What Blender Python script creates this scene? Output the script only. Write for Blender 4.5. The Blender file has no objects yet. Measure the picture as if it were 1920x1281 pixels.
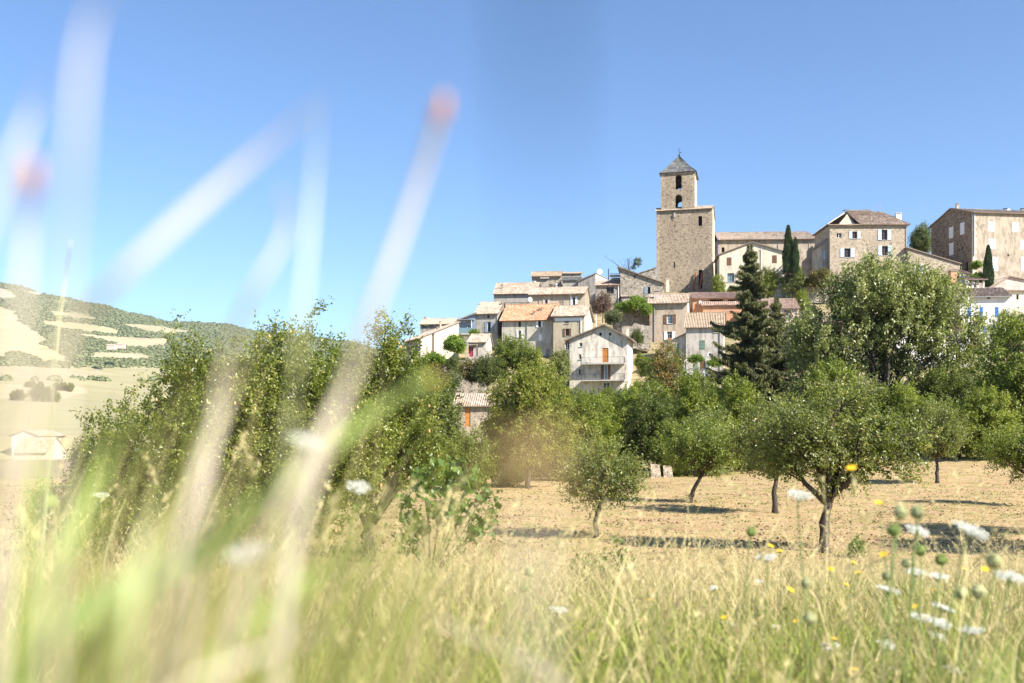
import bpy, math, random
import numpy as np
from mathutils import Vector, Matrix
R = math.radians
# ---------------------------------------------------------------- camera, sky, sun, exposure
SC = bpy.context.scene
COL = SC.collection
F = 1867.0            # focal length in photo pixels (1920 wide)
HY = 800.0            # horizon row in the photo
CZ = 3.7              # eye height above the orchard floor
SUN_AZ, SUN_EL = 38.0, 38.0     # azimuth from +X towards the viewer
cam_d = bpy.data.cameras.new('camera'); cam = bpy.data.objects.new('camera', cam_d); COL.objects.link(cam)
cam.location = (0, 0, CZ); cam.rotation_euler = (R(90), 0, 0)
cam_d.sensor_width = 36.0; cam_d.lens = 36.0 * F / 1920.0
cam_d.shift_y = (HY - 640.5) / 1920.0
cam_d.clip_start = 0.01; cam_d.clip_end = 20000
cam_d.dof.use_dof = True; cam_d.dof.focus_distance = 70.0; cam_d.dof.aperture_fstop = 3.6
SC.camera = cam
W = bpy.data.worlds.new('World'); SC.world = W; W.use_nodes = True
wn = W.node_tree.nodes; wl = W.node_tree.links
bg = wn['Background']; sky = wn.new('ShaderNodeTexSky'); sky.sky_type = 'NISHITA'; sky.sun_disc = False
sun_dir = Vector((math.cos(R(SUN_EL)) * math.cos(R(SUN_AZ)), -math.cos(R(SUN_EL)) * math.sin(R(SUN_AZ)), math.sin(R(SUN_EL))))
sky.sun_elevation = R(SUN_EL); sky.sun_rotation = math.atan2(sun_dir.x, sun_dir.y)
sky.altitude = 600; sky.air_density = 1.0; sky.dust_density = 0.25; sky.ozone_density = 6.5
wl.new(sky.outputs[0], bg.inputs[0]); bg.inputs[1].default_value = 0.092
sd = bpy.data.lights.new('sun', 'SUN'); sd.energy = 5.0; sd.angle = R(0.53); sd.color = (1.0, 0.95, 0.87)
sun = bpy.data.objects.new('sun', sd); COL.objects.link(sun)
sun.rotation_euler = (-sun_dir).to_track_quat('-Z', 'Y').to_euler()
sun.location = (60, -40, 90)
SC.view_settings.view_transform = 'Standard'; SC.view_settings.look = 'None'
SC.view_settings.exposure = 1.18; SC.view_settings.gamma = 1.0
SC.view_settings.use_curve_mapping = False
SC.render.engine = 'CYCLES'
cy = SC.cycles
cy.use_denoising = True
cy.max_bounces = 6; cy.diffuse_bounces = 3; cy.glossy_bounces = 2; cy.transmission_bounces = 4; cy.transparent_max_bounces = 6
cy.volume_bounces = 0
cy.caustics_reflective = False; cy.caustics_refractive = False
cy.sample_clamp_indirect = 6.0
rng = np.random.default_rng(11)
random.seed(5)

# ---------------------------------------------------------------- helpers
def P(px, py, Y):
    return Vector(((px - 960) / F * Y, Y, CZ + (HY - py) / F * Y))
def smooth(a, b, x):
    t = np.clip((np.asarray(x, float) - a) / (b - a), 0, 1); return t * t * (3 - 2 * t)
def H(X, Y):
    """height of the ground"""
    X = np.asarray(X, float); Y = np.asarray(Y, float)
    near = np.interp(Y, [-30, 0, 4, 9, 15, 21, 26, 30], [4.2, 3.02, 2.62, 1.98, 1.12, .42, .06, 0])
    hill = np.interp(Y, [78, 95, 120, 140, 152, 166, 186, 206, 225, 420, 900], [0, 1.2, 3.2, 5.6, 8.5, 16.0, 24.5, 30.5, 32.5, 26, 10])
    x0 = np.interp(Y, [150, 168, 186, 206, 230], [-13, -12, -6, 16, 26]); t_ = np.clip((X - x0 + 22) / 22, 0, 1); k = t_ * t_ * (3 - 2 * t_)
    far = np.interp(Y, [60, 150, 300, 800, 6000], [0, -2.5, -5, -5, -4])
    wob = .05 * np.sin(X * .9 + 1.3) * np.sin(Y * .7) + .03 * np.sin(X * 2.3 + Y * 1.7)
    return near + 1.7 * smooth(8, 42, X) * smooth(46, 84, Y) + hill * k + far * (1 - k) + wob * smooth(-2, 3, Y)
def mesh_np(name, V, Fc, mat=None, attrs=None, smooth_sh=False):
    me = bpy.data.meshes.new(name)
    V = np.asarray(V, np.float32); Fc = np.asarray(Fc, np.int32)
    n, k = Fc.shape
    me.vertices.add(len(V)); me.vertices.foreach_set('co', V.ravel())
    me.loops.add(n * k); me.loops.foreach_set('vertex_index', Fc.ravel())
    me.polygons.add(n); me.polygons.foreach_set('loop_start', np.arange(0, n * k, k, dtype=np.int32))
    me.polygons.foreach_set('loop_total', np.full(n, k, np.int32))
    for (an, typ, dom, data) in (attrs or []):
        a = me.attributes.new(an, typ, dom)
        a.data.foreach_set('value' if typ == 'FLOAT' else ('color' if 'COLOR' in typ else 'vector'), np.asarray(data, np.float32).ravel())
    if smooth_sh: me.polygons.foreach_set('use_smooth', np.ones(n, bool))
    me.update(calc_edges=True); me.validate()
    if mat: me.materials.append(mat)
    return me
def link(name, data, parent=None, loc=None, rz=None):
    o = bpy.data.objects.new(name, data); COL.objects.link(o)
    if parent is not None: o.parent = parent
    if loc is not None: o.location = loc
    if rz is not None: o.rotation_euler = (0, 0, rz)
    return o
def tag(o, label, cat=None, group=None, kind=None):
    o['label'] = label
    if cat: o['category'] = cat
    if group: o['group'] = group
    if kind: o['kind'] = kind
    return o
class MB:
    def __init__(s): s.v = []; s.f = []; s.uv = []
    def pt(s, p, uv=(0, 0)):
        s.v.append(tuple(p)); s.uv.append((uv[0], uv[1], 0)); return len(s.v) - 1
    def poly(s, pts): s.f.append([s.pt(p) for p in pts])
    def hexa(s, c):      # 8 corners: 4 bottom, 4 top
        b = [s.pt(p) for p in c]
        for q in ((0, 1, 2, 3), (4, 5, 6, 7), (0, 1, 5, 4), (1, 2, 6, 5), (2, 3, 7, 6), (3, 0, 4, 7)): s.f.append([b[i] for i in q])
    def box(s, x0, x1, y0, y1, z0, z1):
        s.hexa([(x0, y0, z0), (x1, y0, z0), (x1, y1, z0), (x0, y1, z0), (x0, y0, z1), (x1, y0, z1), (x1, y1, z1), (x0, y1, z1)])
    def tube(s, pts, rad, n=6, cap=True):
        pts = [Vector(p) for p in pts]; rings = []
        for i, p in enumerate(pts):
            d = (pts[min(i + 1, len(pts) - 1)] - pts[max(i - 1, 0)]).normalized()
            a = d.cross(Vector((0.13, 0.97, 0.21)));  a = a.normalized() if a.length > 1e-4 else Vector((1, 0, 0))
            b = d.cross(a); r = rad[i] if hasattr(rad, '__len__') else rad
            rings.append([s.pt(p + (a * math.cos(t) + b * math.sin(t)) * r) for t in [2 * math.pi * k / n for k in range(n)]])
        for i in range(len(rings) - 1):
            for k in range(n): s.f.append([rings[i][k], rings[i][(k + 1) % n], rings[i + 1][(k + 1) % n], rings[i + 1][k]])
        if cap: s.f.append(rings[0][::-1]); s.f.append(rings[-1])
    def lathe(s, prof, n=14, c=(0, 0, 0), cap=True):
        rings = []
        for r, z in prof: rings.append([s.pt((c[0] + r * math.cos(t), c[1] + r * math.sin(t), c[2] + z)) for t in [2 * math.pi * k / n for k in range(n)]])
        for i in range(len(rings) - 1):
            for k in range(n): s.f.append([rings[i][k], rings[i][(k + 1) % n], rings[i + 1][(k + 1) % n], rings[i + 1][k]])
        if cap: s.f.append(rings[0][::-1]); s.f.append(rings[-1])
    def mesh(s, name, mat, uv=False, sm=False):
        me = bpy.data.meshes.new(name); me.from_pydata(s.v, [], s.f)
        if uv:
            a = me.attributes.new('tile_uv', 'FLOAT_VECTOR', 'POINT'); a.data.foreach_set('vector', np.asarray(s.uv, np.float32).ravel())
        if sm: me.polygons.foreach_set('use_smooth', np.ones(len(me.polygons), bool))
        me.materials.append(mat); me.update(); return me
    def build(s, name, mat, parent=None, uv=False, sm=False, loc=None):
        return link(name, s.mesh(name, mat, uv, sm), parent, loc)

# ---------------------------------------------------------------- materials
def mat(name):
    m = bpy.data.materials.new(name); m.use_nodes = True
    nt = m.node_tree; b = nt.nodes['Principled BSDF']; b.inputs['Roughness'].default_value = .85
    b.inputs['Specular IOR Level'].default_value = .25
    return m, nt, b
def N(nt, t, **kw):
    n = nt.nodes.new(t)
    for k, v in kw.items(): setattr(n, k, v)
    return n
def L(nt, a, b): nt.links.new(a, b)
def ramp(nt, fac, stops):
    r = N(nt, 'ShaderNodeValToRGB'); el = r.color_ramp.elements
    while len(el) < len(stops): el.new(.5)
    for e, (p, c) in zip(el, stops): e.position = p; e.color = (*c, 1) if len(c) == 3 else c
    if fac is not None: L(nt, fac, r.inputs[0])
    return r.outputs[0]
def noise(nt, vec, scale, detail=4, rough=.6, dist=0):
    n = N(nt, 'ShaderNodeTexNoise'); n.inputs['Scale'].default_value = scale; n.inputs['Detail'].default_value = detail
    n.inputs['Roughness'].default_value = rough; n.inputs['Distortion'].default_value = dist
    if vec is not None: L(nt, vec, n.inputs['Vector'])
    return n.outputs['Fac']
def mixc(nt, fac, a, b, mode='MIX'):
    m = N(nt, 'ShaderNodeMix', data_type='RGBA', blend_type=mode)
    if hasattr(fac, 'is_linked'): L(nt, fac, m.inputs[0])
    else: m.inputs[0].default_value = fac
    for s, v in ((m.inputs[6], a), (m.inputs[7], b)):
        if hasattr(v, 'is_linked'): L(nt, v, s)
        else: s.default_value = (*v, 1)
    return m.outputs[2]
def math_n(nt, op, a, b=None):
    m = N(nt, 'ShaderNodeMath', operation=op)
    for s, v in ((m.inputs[0], a), (m.inputs[1], b)):
        if v is None: continue
        if hasattr(v, 'is_linked'): L(nt, v, s)
        else: s.default_value = v
    return m.outputs[0]
def bump(nt, b, hgt, st=.4, dist=.05):
    n = N(nt, 'ShaderNodeBump'); n.inputs['Strength'].default_value = st; n.inputs['Distance'].default_value = dist
    L(nt, hgt, n.inputs['Height']); L(nt, n.outputs[0], b.inputs['Normal'])
def sc(c, k): return tuple(min(1, x * k) for x in c)
def plaster(name, c, stain=.5, worn=None):
    stain *= .85
    m, nt, b = mat(name); co = N(nt, 'ShaderNodeTexCoord').outputs['Object']
    mp = N(nt, 'ShaderNodeMapping'); mp.inputs['Scale'].default_value = (1, 1, .28); L(nt, co, mp.inputs[0])
    n1 = noise(nt, co, .45, 5); n2 = noise(nt, mp.outputs[0], 1.6, 6, .65); n3 = noise(nt, co, 9, 4)
    c1 = ramp(nt, n1, [(.3, sc(c, .82)), (.55, c), (.75, sc(c, 1.1))])
    c2 = ramp(nt, n2, [(.36, sc(c, .55)), (.52, (1, 1, 1))])
    col = mixc(nt, stain, c1, mixc(nt, 1.0, c1, c2, 'MULTIPLY'))
    if worn:
        wf = ramp(nt, noise(nt, co, .8, 6, .65, .4), [(.56, (0, 0, 0)), (.62, (1, 1, 1))])
        st = ramp(nt, noise(nt, co, 5.5, 3), [(.35, sc(worn, .5)), (.6, worn)])
        col = mixc(nt, wf, col, st)
    L(nt, col, b.inputs[0]); bump(nt, b, n3, .35, .03); return m
def rubble(name, c, dark=.4, scale=2.6, hole_f=.8):
    m, nt, b = mat(name); co = N(nt, 'ShaderNodeTexCoord').outputs['Object']
    mp = N(nt, 'ShaderNodeMapping'); mp.inputs['Scale'].default_value = (.85, .85, 1.9); L(nt, co, mp.inputs[0])
    nz = N(nt, 'ShaderNodeTexNoise'); nz.inputs['Scale'].default_value = 2; L(nt, co, nz.inputs['Vector'])
    dv = N(nt, 'ShaderNodeMix', data_type='VECTOR'); dv.inputs[0].default_value = .12
    L(nt, mp.outputs[0], dv.inputs[4]); L(nt, nz.outputs['Color'], dv.inputs[5])
    v1 = N(nt, 'ShaderNodeTexVoronoi', feature='DISTANCE_TO_EDGE'); v1.inputs['Scale'].default_value = scale; L(nt, dv.outputs[1], v1.inputs['Vector'])
    v2 = N(nt, 'ShaderNodeTexVoronoi'); v2.inputs['Scale'].default_value = scale; L(nt, dv.outputs[1], v2.inputs['Vector'])
    stone = ramp(nt, v2.outputs['Color'], [(.05, sc(c, dark)), (.3, sc(c, .85)), (.6, c), (.95, sc(c, 1.3))])
    edge = ramp(nt, v1.outputs['Distance'], [(.02, (0, 0, 0)), (.09, (1, 1, 1))])
    hole = ramp(nt, noise(nt, co, 1.7, 6, .7), [(.38, sc(c, .30)), (.48, (1, 1, 1))])
    big = ramp(nt, noise(nt, co, .22, 4), [(.35, (.78, .76, .74)), (.65, (1.0, .97, .92))])
    col = mixc(nt, edge, sc(c, .62), stone)
    col = mixc(nt, hole_f, col, hole, 'MULTIPLY'); col = mixc(nt, 1, col, big, 'MULTIPLY')
    L(nt, col, b.inputs[0]); bump(nt, b, edge, .7, .06); return m
def tiles(name, cols, rib=.24, row=.38):
    m, nt, b = mat(name); at = N(nt, 'ShaderNodeAttribute', attribute_name='tile_uv')
    mp = N(nt, 'ShaderNodeMapping'); mp.inputs['Scale'].default_value = (1 / rib, 1 / row, 1); L(nt, at.outputs['Vector'], mp.inputs[0])
    fl = N(nt, 'ShaderNodeVectorMath', operation='FLOOR'); L(nt, mp.outputs[0], fl.inputs[0])
    wn_ = N(nt, 'ShaderNodeTexWhiteNoise', noise_dimensions='2D'); L(nt, fl.outputs[0], wn_.inputs['Vector'])
    n = len(cols); c = ramp(nt, wn_.outputs['Value'], [((i + .5) / n, cc) for i, cc in enumerate(cols)])
    li = noise(nt, at.outputs['Vector'], .8, 6, .7)
    c = mixc(nt, .75, c, ramp(nt, li, [(.34, (.55, .5, .45)), (.55, (1, 1, 1))]), 'MULTIPLY')
    sx = N(nt, 'ShaderNodeSeparateXYZ'); L(nt, mp.outputs[0], sx.inputs[0])
    fr = math_n(nt, 'FRACT', sx.outputs[1]); lap = ramp(nt, fr, [(0, (.5, .5, .5)), (.14, (1, 1, 1))])
    c = mixc(nt, .6, c, lap, 'MULTIPLY')
    L(nt, c, b.inputs[0]); bump(nt, b, fr, .3, .04); return m
def plain(name, c, rough=.6, var=.15, metal=0, scale=3.0):
    m, nt, b = mat(name); co = N(nt, 'ShaderNodeTexCoord').outputs['Object']
    L(nt, ramp(nt, noise(nt, co, scale, 4), [(.3, sc(c, 1 - var)), (.7, sc(c, 1 + var))]), b.inputs[0])
    b.inputs['Roughness'].default_value = rough; b.inputs['Metallic'].default_value = metal; return m
def leafmat(name, dark, mid, light, trans=.35, accent=None, amt=.0, rough=.42):
    m, nt, b = mat(name); at = N(nt, 'ShaderNodeAttribute', attribute_name='rnd')
    stops = [(0, dark), (.45, mid), (1 - amt - .04, light)]
    if accent: stops += [(1 - amt, accent)]
    c = ramp(nt, at.outputs['Fac'], stops); L(nt, c, b.inputs[0]); b.inputs['Roughness'].default_value = rough
    b.inputs['Specular IOR Level'].default_value = .5
    tr = N(nt, 'ShaderNodeBsdfTranslucent'); L(nt, mixc(nt, .55, c, (.42, .52, .06), 'MIX'), tr.inputs[0])
    ms = N(nt, 'ShaderNodeMixShader'); ms.inputs[0].default_value = trans
    L(nt, b.outputs[0], ms.inputs[1]); L(nt, tr.outputs[0], ms.inputs[2])
    L(nt, ms.outputs[0], nt.nodes['Material Output'].inputs[0]); return m
def bladem(name, base, tip, trans=.3, var=.3):
    """grass blade: colour runs from base to tip and varies from blade to blade"""
    m, nt, b = mat(name); at = N(nt, 'ShaderNodeAttribute', attribute_name='along'); rn = N(nt, 'ShaderNodeAttribute', attribute_name='rnd')
    oi = N(nt, 'ShaderNodeObjectInfo')
    c = ramp(nt, at.outputs['Fac'], [(0, base), (.75, tip)])
    c = mixc(nt, 1, c, ramp(nt, rn.outputs['Fac'], [(0, (1 - var,) * 3), (1, (1 + var * .5,) * 3)]), 'MULTIPLY')
    c = mixc(nt, 1, c, ramp(nt, oi.outputs['Random'], [(0, (.8, .85, .75)), (1, (1.0, .98, 1.0))]), 'MULTIPLY')
    L(nt, c, b.inputs[0]); b.inputs['Roughness'].default_value = .5
    tr = N(nt, 'ShaderNodeBsdfTranslucent'); L(nt, c, tr.inputs[0])
    ms = N(nt, 'ShaderNodeMixShader'); ms.inputs[0].default_value = trans
    L(nt, b.outputs[0], ms.inputs[1]); L(nt, tr.outputs[0], ms.inputs[2])
    L(nt, ms.outputs[0], nt.nodes['Material Output'].inputs[0]); return m
M = {}
TAN = [(.30, .23, .17), (.43, .34, .265), (.48, .39, .31), (.40, .285, .20), (.53, .45, .36)]
M['tile_tan'] = tiles('tile_tan', TAN)
M['tile_light'] = tiles('tile_light', [sc(c_, 1.3) for c_ in TAN])
M['tile_orange'] = tiles('tile_orange', [(.46, .21, .11), (.55, .28, .16), (.51, .27, .16), (.58, .37, .25), (.48, .24, .14)])
M['tile_red'] = tiles('tile_red', [(.35, .22, .16), (.45, .31, .235), (.42, .30, .24), (.54, .43, .35)])
M['tile_brown'] = tiles('tile_brown', [(.24, .19, .14), (.36, .29, .22), (.42, .34, .26), (.31, .22, .16), (.48, .40, .32)])
M['tile_plain'] = tiles('tile_plain', [(.40, .31, .22), (.43, .33, .24), (.38, .29, .20)])
M['slate'] = tiles('slate', [(.085, .088, .09), (.12, .122, .12), (.15, .15, .145), (.10, .103, .10), (.24, .23, .21)], .3, .3)
M['olive_plaster'] = plaster('olive_plaster', (.50, .46, .37), .6, (.44, .40, .32))
M['beige_plaster'] = plaster('beige_plaster', (.46, .39, .27), .4)
M['grey_plaster'] = plaster('grey_plaster', (.36, .33, .285), .7, (.44, .39, .32))
M['warm_grey_plaster'] = plaster('warm_grey_plaster', (.54, .48, .41), .7, (.46, .41, .35))
M['balcony_plaster'] = plaster('balcony_plaster', (.68, .61, .51), .8, (.56, .50, .42))
M['cream_plaster'] = plaster('cream_plaster', (.66, .58, .44), .35)
M['tan_plaster'] = plaster('tan_plaster', (.48, .38, .28), .6, (.55, .48, .38))
M['white_plaster'] = plaster('white_plaster', (.74, .70, .64), .3)
M['terracotta_plaster'] = plaster('terracotta_plaster', (.56, .30, .18), .35)
M['pink_plaster'] = plaster('pink_plaster', (.62, .48, .41), .4)
M['sand_plaster'] = plaster('sand_plaster', (.43, .355, .265), .6, (.34, .28, .21))
M['church_stone'] = rubble('church_stone', (.47, .385, .285), .55, 4.4, .7)
M['shaded_stone'] = rubble('shaded_stone', (.38, .30, .215), .38, 3.4)  # brown tone carries the shade of a gable wall
M['grey_stone'] = rubble('grey_stone', (.46, .41, .34), .4, 3.4)
M['pale_stone'] = rubble('pale_stone', (.56, .47, .36), .65, 4.4, .55)
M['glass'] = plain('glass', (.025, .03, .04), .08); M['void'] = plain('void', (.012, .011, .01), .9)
M['white_paint'] = plain('white_paint', (.78, .78, .76), .5, .06); M['blue_paint'] = plain('blue_paint', (.045, .16, .50), .5)
M['pale_blue'] = plain('pale_blue', (.50, .62, .76), .5, .08); M['slate_blue'] = plain('slate_blue', (.22, .27, .34), .6)
M['green_paint'] = plain('green_paint', (.16, .24, .17), .6); M['brown_paint'] = plain('brown_paint', (.17, .085, .05), .6)
M['orange_paint'] = plain('orange_paint', (.50, .20, .05), .6); M['magenta_paint'] = plain('magenta_paint', (.42, .03, .10), .5)
M['red_paint'] = plain('red_paint', (.45, .03, .03), .5); M['old_wood'] = plain('old_wood', (.16, .11, .075), .8, .3)
M['iron'] = plain('iron', (.05, .05, .055), .6); M['zinc'] = plain('zinc', (.33, .34, .35), .5, .1, .3)
M['concrete'] = plain('concrete', (.44, .42, .38), .9, .2); M['dish_paint'] = plain('dish_paint', (.72, .72, .70), .4, .05)
M['terracotta'] = plain('terracotta', (.58, .30, .17), .8); M['rust'] = plain('rust', (.30, .09, .05), .8)
M['glass_blue'] = plain('glass_blue', (.16, .26, .30), .15); M['bronze'] = plain('bronze', (.10, .09, .05), .5, .2, .6)
M['bark'] = plain('bark', (.075, .06, .047), .95, .45, 0, 14); M['bark_pale'] = plain('bark_pale', (.24, .20, .15), .95, .4, 0, 12)
# ---------------------------------------------------------------- ground
def ground_mat():
    m, nt, b = mat('ground'); co = N(nt, 'ShaderNodeNewGeometry').outputs['Position']
    sx = N(nt, 'ShaderNodeSeparateXYZ'); L(nt, co, sx.inputs[0])
    def rng_(v, a, b_): 
        r = N(nt, 'ShaderNodeMapRange'); r.inputs[1].default_value = a; r.inputs[2].default_value = b_; L(nt, v, r.inputs[0]); return r.outputs[0]
    st = N(nt, 'ShaderNodeMapping'); st.inputs['Scale'].default_value = (.45, 1.6, 1); L(nt, co, st.inputs[0])
    n1 = noise(nt, st.outputs[0], .30, 7, .66, .3); n2 = noise(nt, co, 4.5, 6, .7); n3 = noise(nt, st.outputs[0], .9, 6, .7); n4 = noise(nt, co, 22, 3, .7)
    straw = ramp(nt, n1, [(.26, (.31, .195, .105)), (.40, (.45, .295, .16)), (.50, (.54, .37, .20)), (.60, (.48, .345, .17)), (.72, (.34, .285, .12))])
    straw = mixc(nt, .8, straw, ramp(nt, n2, [(.32, (.45, .38, .32)), (.50, (1, 1, 1)), (.72, (1.0, 1.0, .95))]), 'MULTIPLY')
    straw = mixc(nt, .85, straw, ramp(nt, n4, [(.38, (.42, .37, .32)), (.5, (1, 1, 1))]), 'MULTIPLY')
    grn = ramp(nt, n3, [(.50, (0, 0, 0)), (.62, (1, 1, 1))])
    orchard = mixc(nt, math_n(nt, 'MULTIPLY', grn, .65), straw, (.27, .27, .085))
    meadow = ramp(nt, n3, [(.3, (.22, .19, .07)), (.6, (.38, .30, .14))])
    hill = ramp(nt, n3, [(.35, (.11, .12, .045)), (.5, (.28, .22, .12)), (.68, (.42, .33, .21))])
    y = math_n(nt, 'ADD', sx.outputs[1], math_n(nt, 'MULTIPLY', n1, 4.0))
    c = mixc(nt, rng_(y, 23, 29), meadow, orchard); c = mixc(nt, rng_(y, 78, 88), c, hill)
    L(nt, c, b.inputs[0]); b.inputs['Roughness'].default_value = 1
    bump(nt, b, n2, .7, .09); return m
ys = np.concatenate([np.linspace(-25, 0, 12)[:-1], np.linspace(0, 90, 150), np.geomspace(91, 9000, 110)])
ss = np.linspace(-1.7, 1.7, 260)
GY, GS = np.meshgrid(ys, ss, indexing='ij'); GX = GS * (14 + np.maximum(GY, 0))
GZ = H(GX, GY) - 7.0 * smooth(236, 275, GY) * (1 - smooth(-30, 10, GX))
idx = np.arange(GX.size).reshape(GX.shape)
quads = np.stack([idx[:-1, :-1], idx[:-1, 1:], idx[1:, 1:], idx[1:, :-1]], -1).reshape(-1, 4)
g = link('ground', mesh_np('ground', np.stack([GX, GY, GZ], -1).reshape(-1, 3), quads, ground_mat(), smooth_sh=True))
tag(g, 'dry straw coloured ground of the meadow, orchard and village hill', kind='structure')

# ---------------------------------------------------------------- far hills with fields
RX = [-900, -400, 0, 60, 100, 150, 200, 260, 330, 400, 470, 700, 960, 1900]
RY = [500, 512, 533, 545, 552, 564, 578, 592, 603, 610, 619, 650, 680, 700]
GD = [200, 250, 320, 500, 800, 1200, 1600, 2200, 3000, 3500, 3900, 5200]
GG = [-.55, -.07, .02, .115, .22, .37, .52, .67, .86, 1.0, .93, .45]
def hill_z(px, Y):
    yr = np.interp(px, RX, RY); gg = np.interp(Y, GD, GG)
    z = CZ + (HY - (HY - (HY - yr) * gg)) / F * Y
    X = (px - 960) / F * Y
    amp = smooth(500, 1800, Y) * (1 - .85 * smooth(3000, 3500, Y)) 
    z = z + amp * (12 * np.sin(X / 170 + 1) * np.sin(Y / 230) + 7 * np.sin(X / 61 + Y / 95) + 4 * np.sin(X / 33 - Y / 41))
    z = z + smooth(3000, 3500, Y) * (4 * np.sin(X / 60) + 2.5 * np.sin(X / 23 + 1) )
    return z
hp = np.linspace(-420, 1000, 520); hd = np.concatenate([np.linspace(205, 900, 110), np.geomspace(906, 5200, 230)])
HD, HP = np.meshgrid(hd, hp, indexing='ij'); HX = (HP - 960) / F * HD; HZ = hill_z(HP, HD)
HPY = HY - (HZ - CZ) / HD * F
def inpoly(px, py, poly):
    r = np.zeros(np.shape(px), bool); n = len(poly)
    for i in range(n):
        x0, y0 = poly[i]; x1, y1 = poly[(i + 1) % n]
        c = ((y0 > py) != (y1 > py)); xi = (x1 - x0) * (py - y0) / ((y1 - y0) if y1 != y0 else 1e-6) + x0
        r ^= c & (px < xi)
    return r
FIELDS = [([(-300, 560), (0, 576), (30, 584), (36, 604), (60, 618), (86, 632), (90, 640), (60, 650), (42, 660), (0, 668), (-300, 660)], (.56, .45, .27)),
          ([(38, 664), (60, 646), (85, 648), (110, 660), (128, 674), (110, 681), (80, 674)], (.60, .46, .25)),
          ([(65, 601), (110, 602), (165, 607), (222, 618), (224, 629), (160, 623), (120, 619), (95, 612)], (.50, .45, .25)),
          ([(125, 624), (220, 632), (310, 634), (310, 651), (240, 651), (200, 641), (150, 633)], (.55, .45, .27)),
          ([(-300, 676), (60, 688), (190, 697), (190, 709), (-300, 708)], (.50, .41, .25)),
          ([(-300, 716), (140, 722), (165, 735), (120, 747), (-300, 750)], (.58, .47, .28)),
          ([(-300, 757), (150, 759), (190, 800), (-300, 830)], (.47, .42, .22)),
          ([(-300, 520), (0, 538), (22, 548), (32, 559), (0, 560), (-300, 550)], (.48, .42, .30)),
          ([(88, 582), (150, 588), (190, 598), (150, 600), (100, 594)], (.46, .42, .24)),
          ([(230, 606), (300, 612), (370, 622), (300, 624), (240, 616)], (.50, .43, .26)),
          ([(180, 660), (260, 662), (300, 672), (220, 676), (170, 670)], (.52, .44, .27)),
          ([(52, 545), (86, 549), (80, 554), (60, 552)], (.50, .40, .26))]
HC = np.zeros(HD.shape + (4,)); HC[...] = (.20, .21, .10, 1)
nz = np.sin(HX / 40) * np.sin(HD / 57) + .6 * np.sin(HX / 17 + HD / 23)
HC[..., :3] *= (1 + .2 * nz)[..., None]
flat = HPY > 688; HC[flat] = (.36, .315, .17, 1)
field = flat.copy()
for poly, c in FIELDS:
    k = inpoly(HP + 1.5 * np.sin(HX / 47), HPY + .6 * np.sin(HX / 38), poly); HC[k] = (*[q * .78 for q in c], 1); field |= k
m, nt, b = mat('hill_land'); at = N(nt, 'ShaderNodeAttribute', attribute_name='land'); co = N(nt, 'ShaderNodeNewGeometry').outputs['Position']
st = N(nt, 'ShaderNodeMapping'); st.inputs['Scale'].default_value = (.12, 1, 1); L(nt, co, st.inputs[0])
L(nt, mixc(nt, .7, at.outputs['Color'], ramp(nt, noise(nt, st.outputs[0], .06, 6, .7), [(.35, (.75, .75, .7)), (.6, (1, 1, 1))]), 'MULTIPLY'), b.inputs[0])
b.inputs['Roughness'].default_value = 1
idx = np.arange(HX.size).reshape(HX.shape)
quads = np.stack([idx[:-1, :-1], idx[:-1, 1:], idx[1:, 1:], idx[1:, :-1]], -1).reshape(-1, 4)
g = link('hills', mesh_np('hills', np.stack([HX, HD, HZ], -1).reshape(-1, 3), quads, m, [('land', 'FLOAT_COLOR', 'POINT', HC)], True))
tag(g, 'long wooded ridge with pale stubble fields across the valley', kind='structure')

# ---------------------------------------------------------------- instanced stuff (grass, far woods)
def scatter(name, label, pts, rot, scl, pick, objs, tilt=None):
    coll = bpy.data.collections.new(name + '_kinds')
    for i, o in enumerate(objs): coll.objects.link(o)
    me = bpy.data.meshes.new(name); me.vertices.add(len(pts)); me.vertices.foreach_set('co', np.asarray(pts, np.float32).ravel())
    rv = np.zeros((len(pts), 3), np.float32); rv[:, 2] = rot
    if tilt is not None: rv[:, :2] = tilt
    for an, typ, data, key in (('rot', 'FLOAT_VECTOR', rv, 'vector'), ('scl', 'FLOAT', scl, 'value'), ('pick', 'INT', pick, 'value')):
        a = me.attributes.new(an, typ, 'POINT'); a.data.foreach_set(key, np.asarray(data, np.int32 if typ == 'INT' else np.float32).ravel())
    o = link(name, me); tag(o, label, kind='stuff')
    ng = bpy.data.node_groups.new(name, 'GeometryNodeTree')
    ng.interface.new_socket('Geometry', in_out='INPUT', socket_type='NodeSocketGeometry'); ng.interface.new_socket('Geometry', in_out='OUTPUT', socket_type='NodeSocketGeometry')
    gi = ng.nodes.new('NodeGroupInput'); go = ng.nodes.new('NodeGroupOutput'); ip = ng.nodes.new('GeometryNodeInstanceOnPoints')
    ci = ng.nodes.new('GeometryNodeCollectionInfo'); ci.inputs['Collection'].default_value = coll
    ci.inputs['Separate Children'].default_value = True; ci.inputs['Reset Children'].default_value = True
    def att(n, t):
        a = ng.nodes.new('GeometryNodeInputNamedAttribute'); a.data_type = t; a.inputs['Name'].default_value = n; return a.outputs['Attribute']
    lk = ng.links.new
    lk(gi.outputs[0], ip.inputs['Points']); lk(ci.outputs[0], ip.inputs['Instance']); ip.inputs['Pick Instance'].default_value = True
    lk(att('pick', 'INT'), ip.inputs['Instance Index']); lk(att('rot', 'FLOAT_VECTOR'), ip.inputs['Rotation']); lk(att('scl', 'FLOAT'), ip.inputs['Scale'])
    lk(ip.outputs[0], go.inputs[0])
    md = o.modifiers.new('scatter', 'NODES'); md.node_group = ng
    return o
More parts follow.
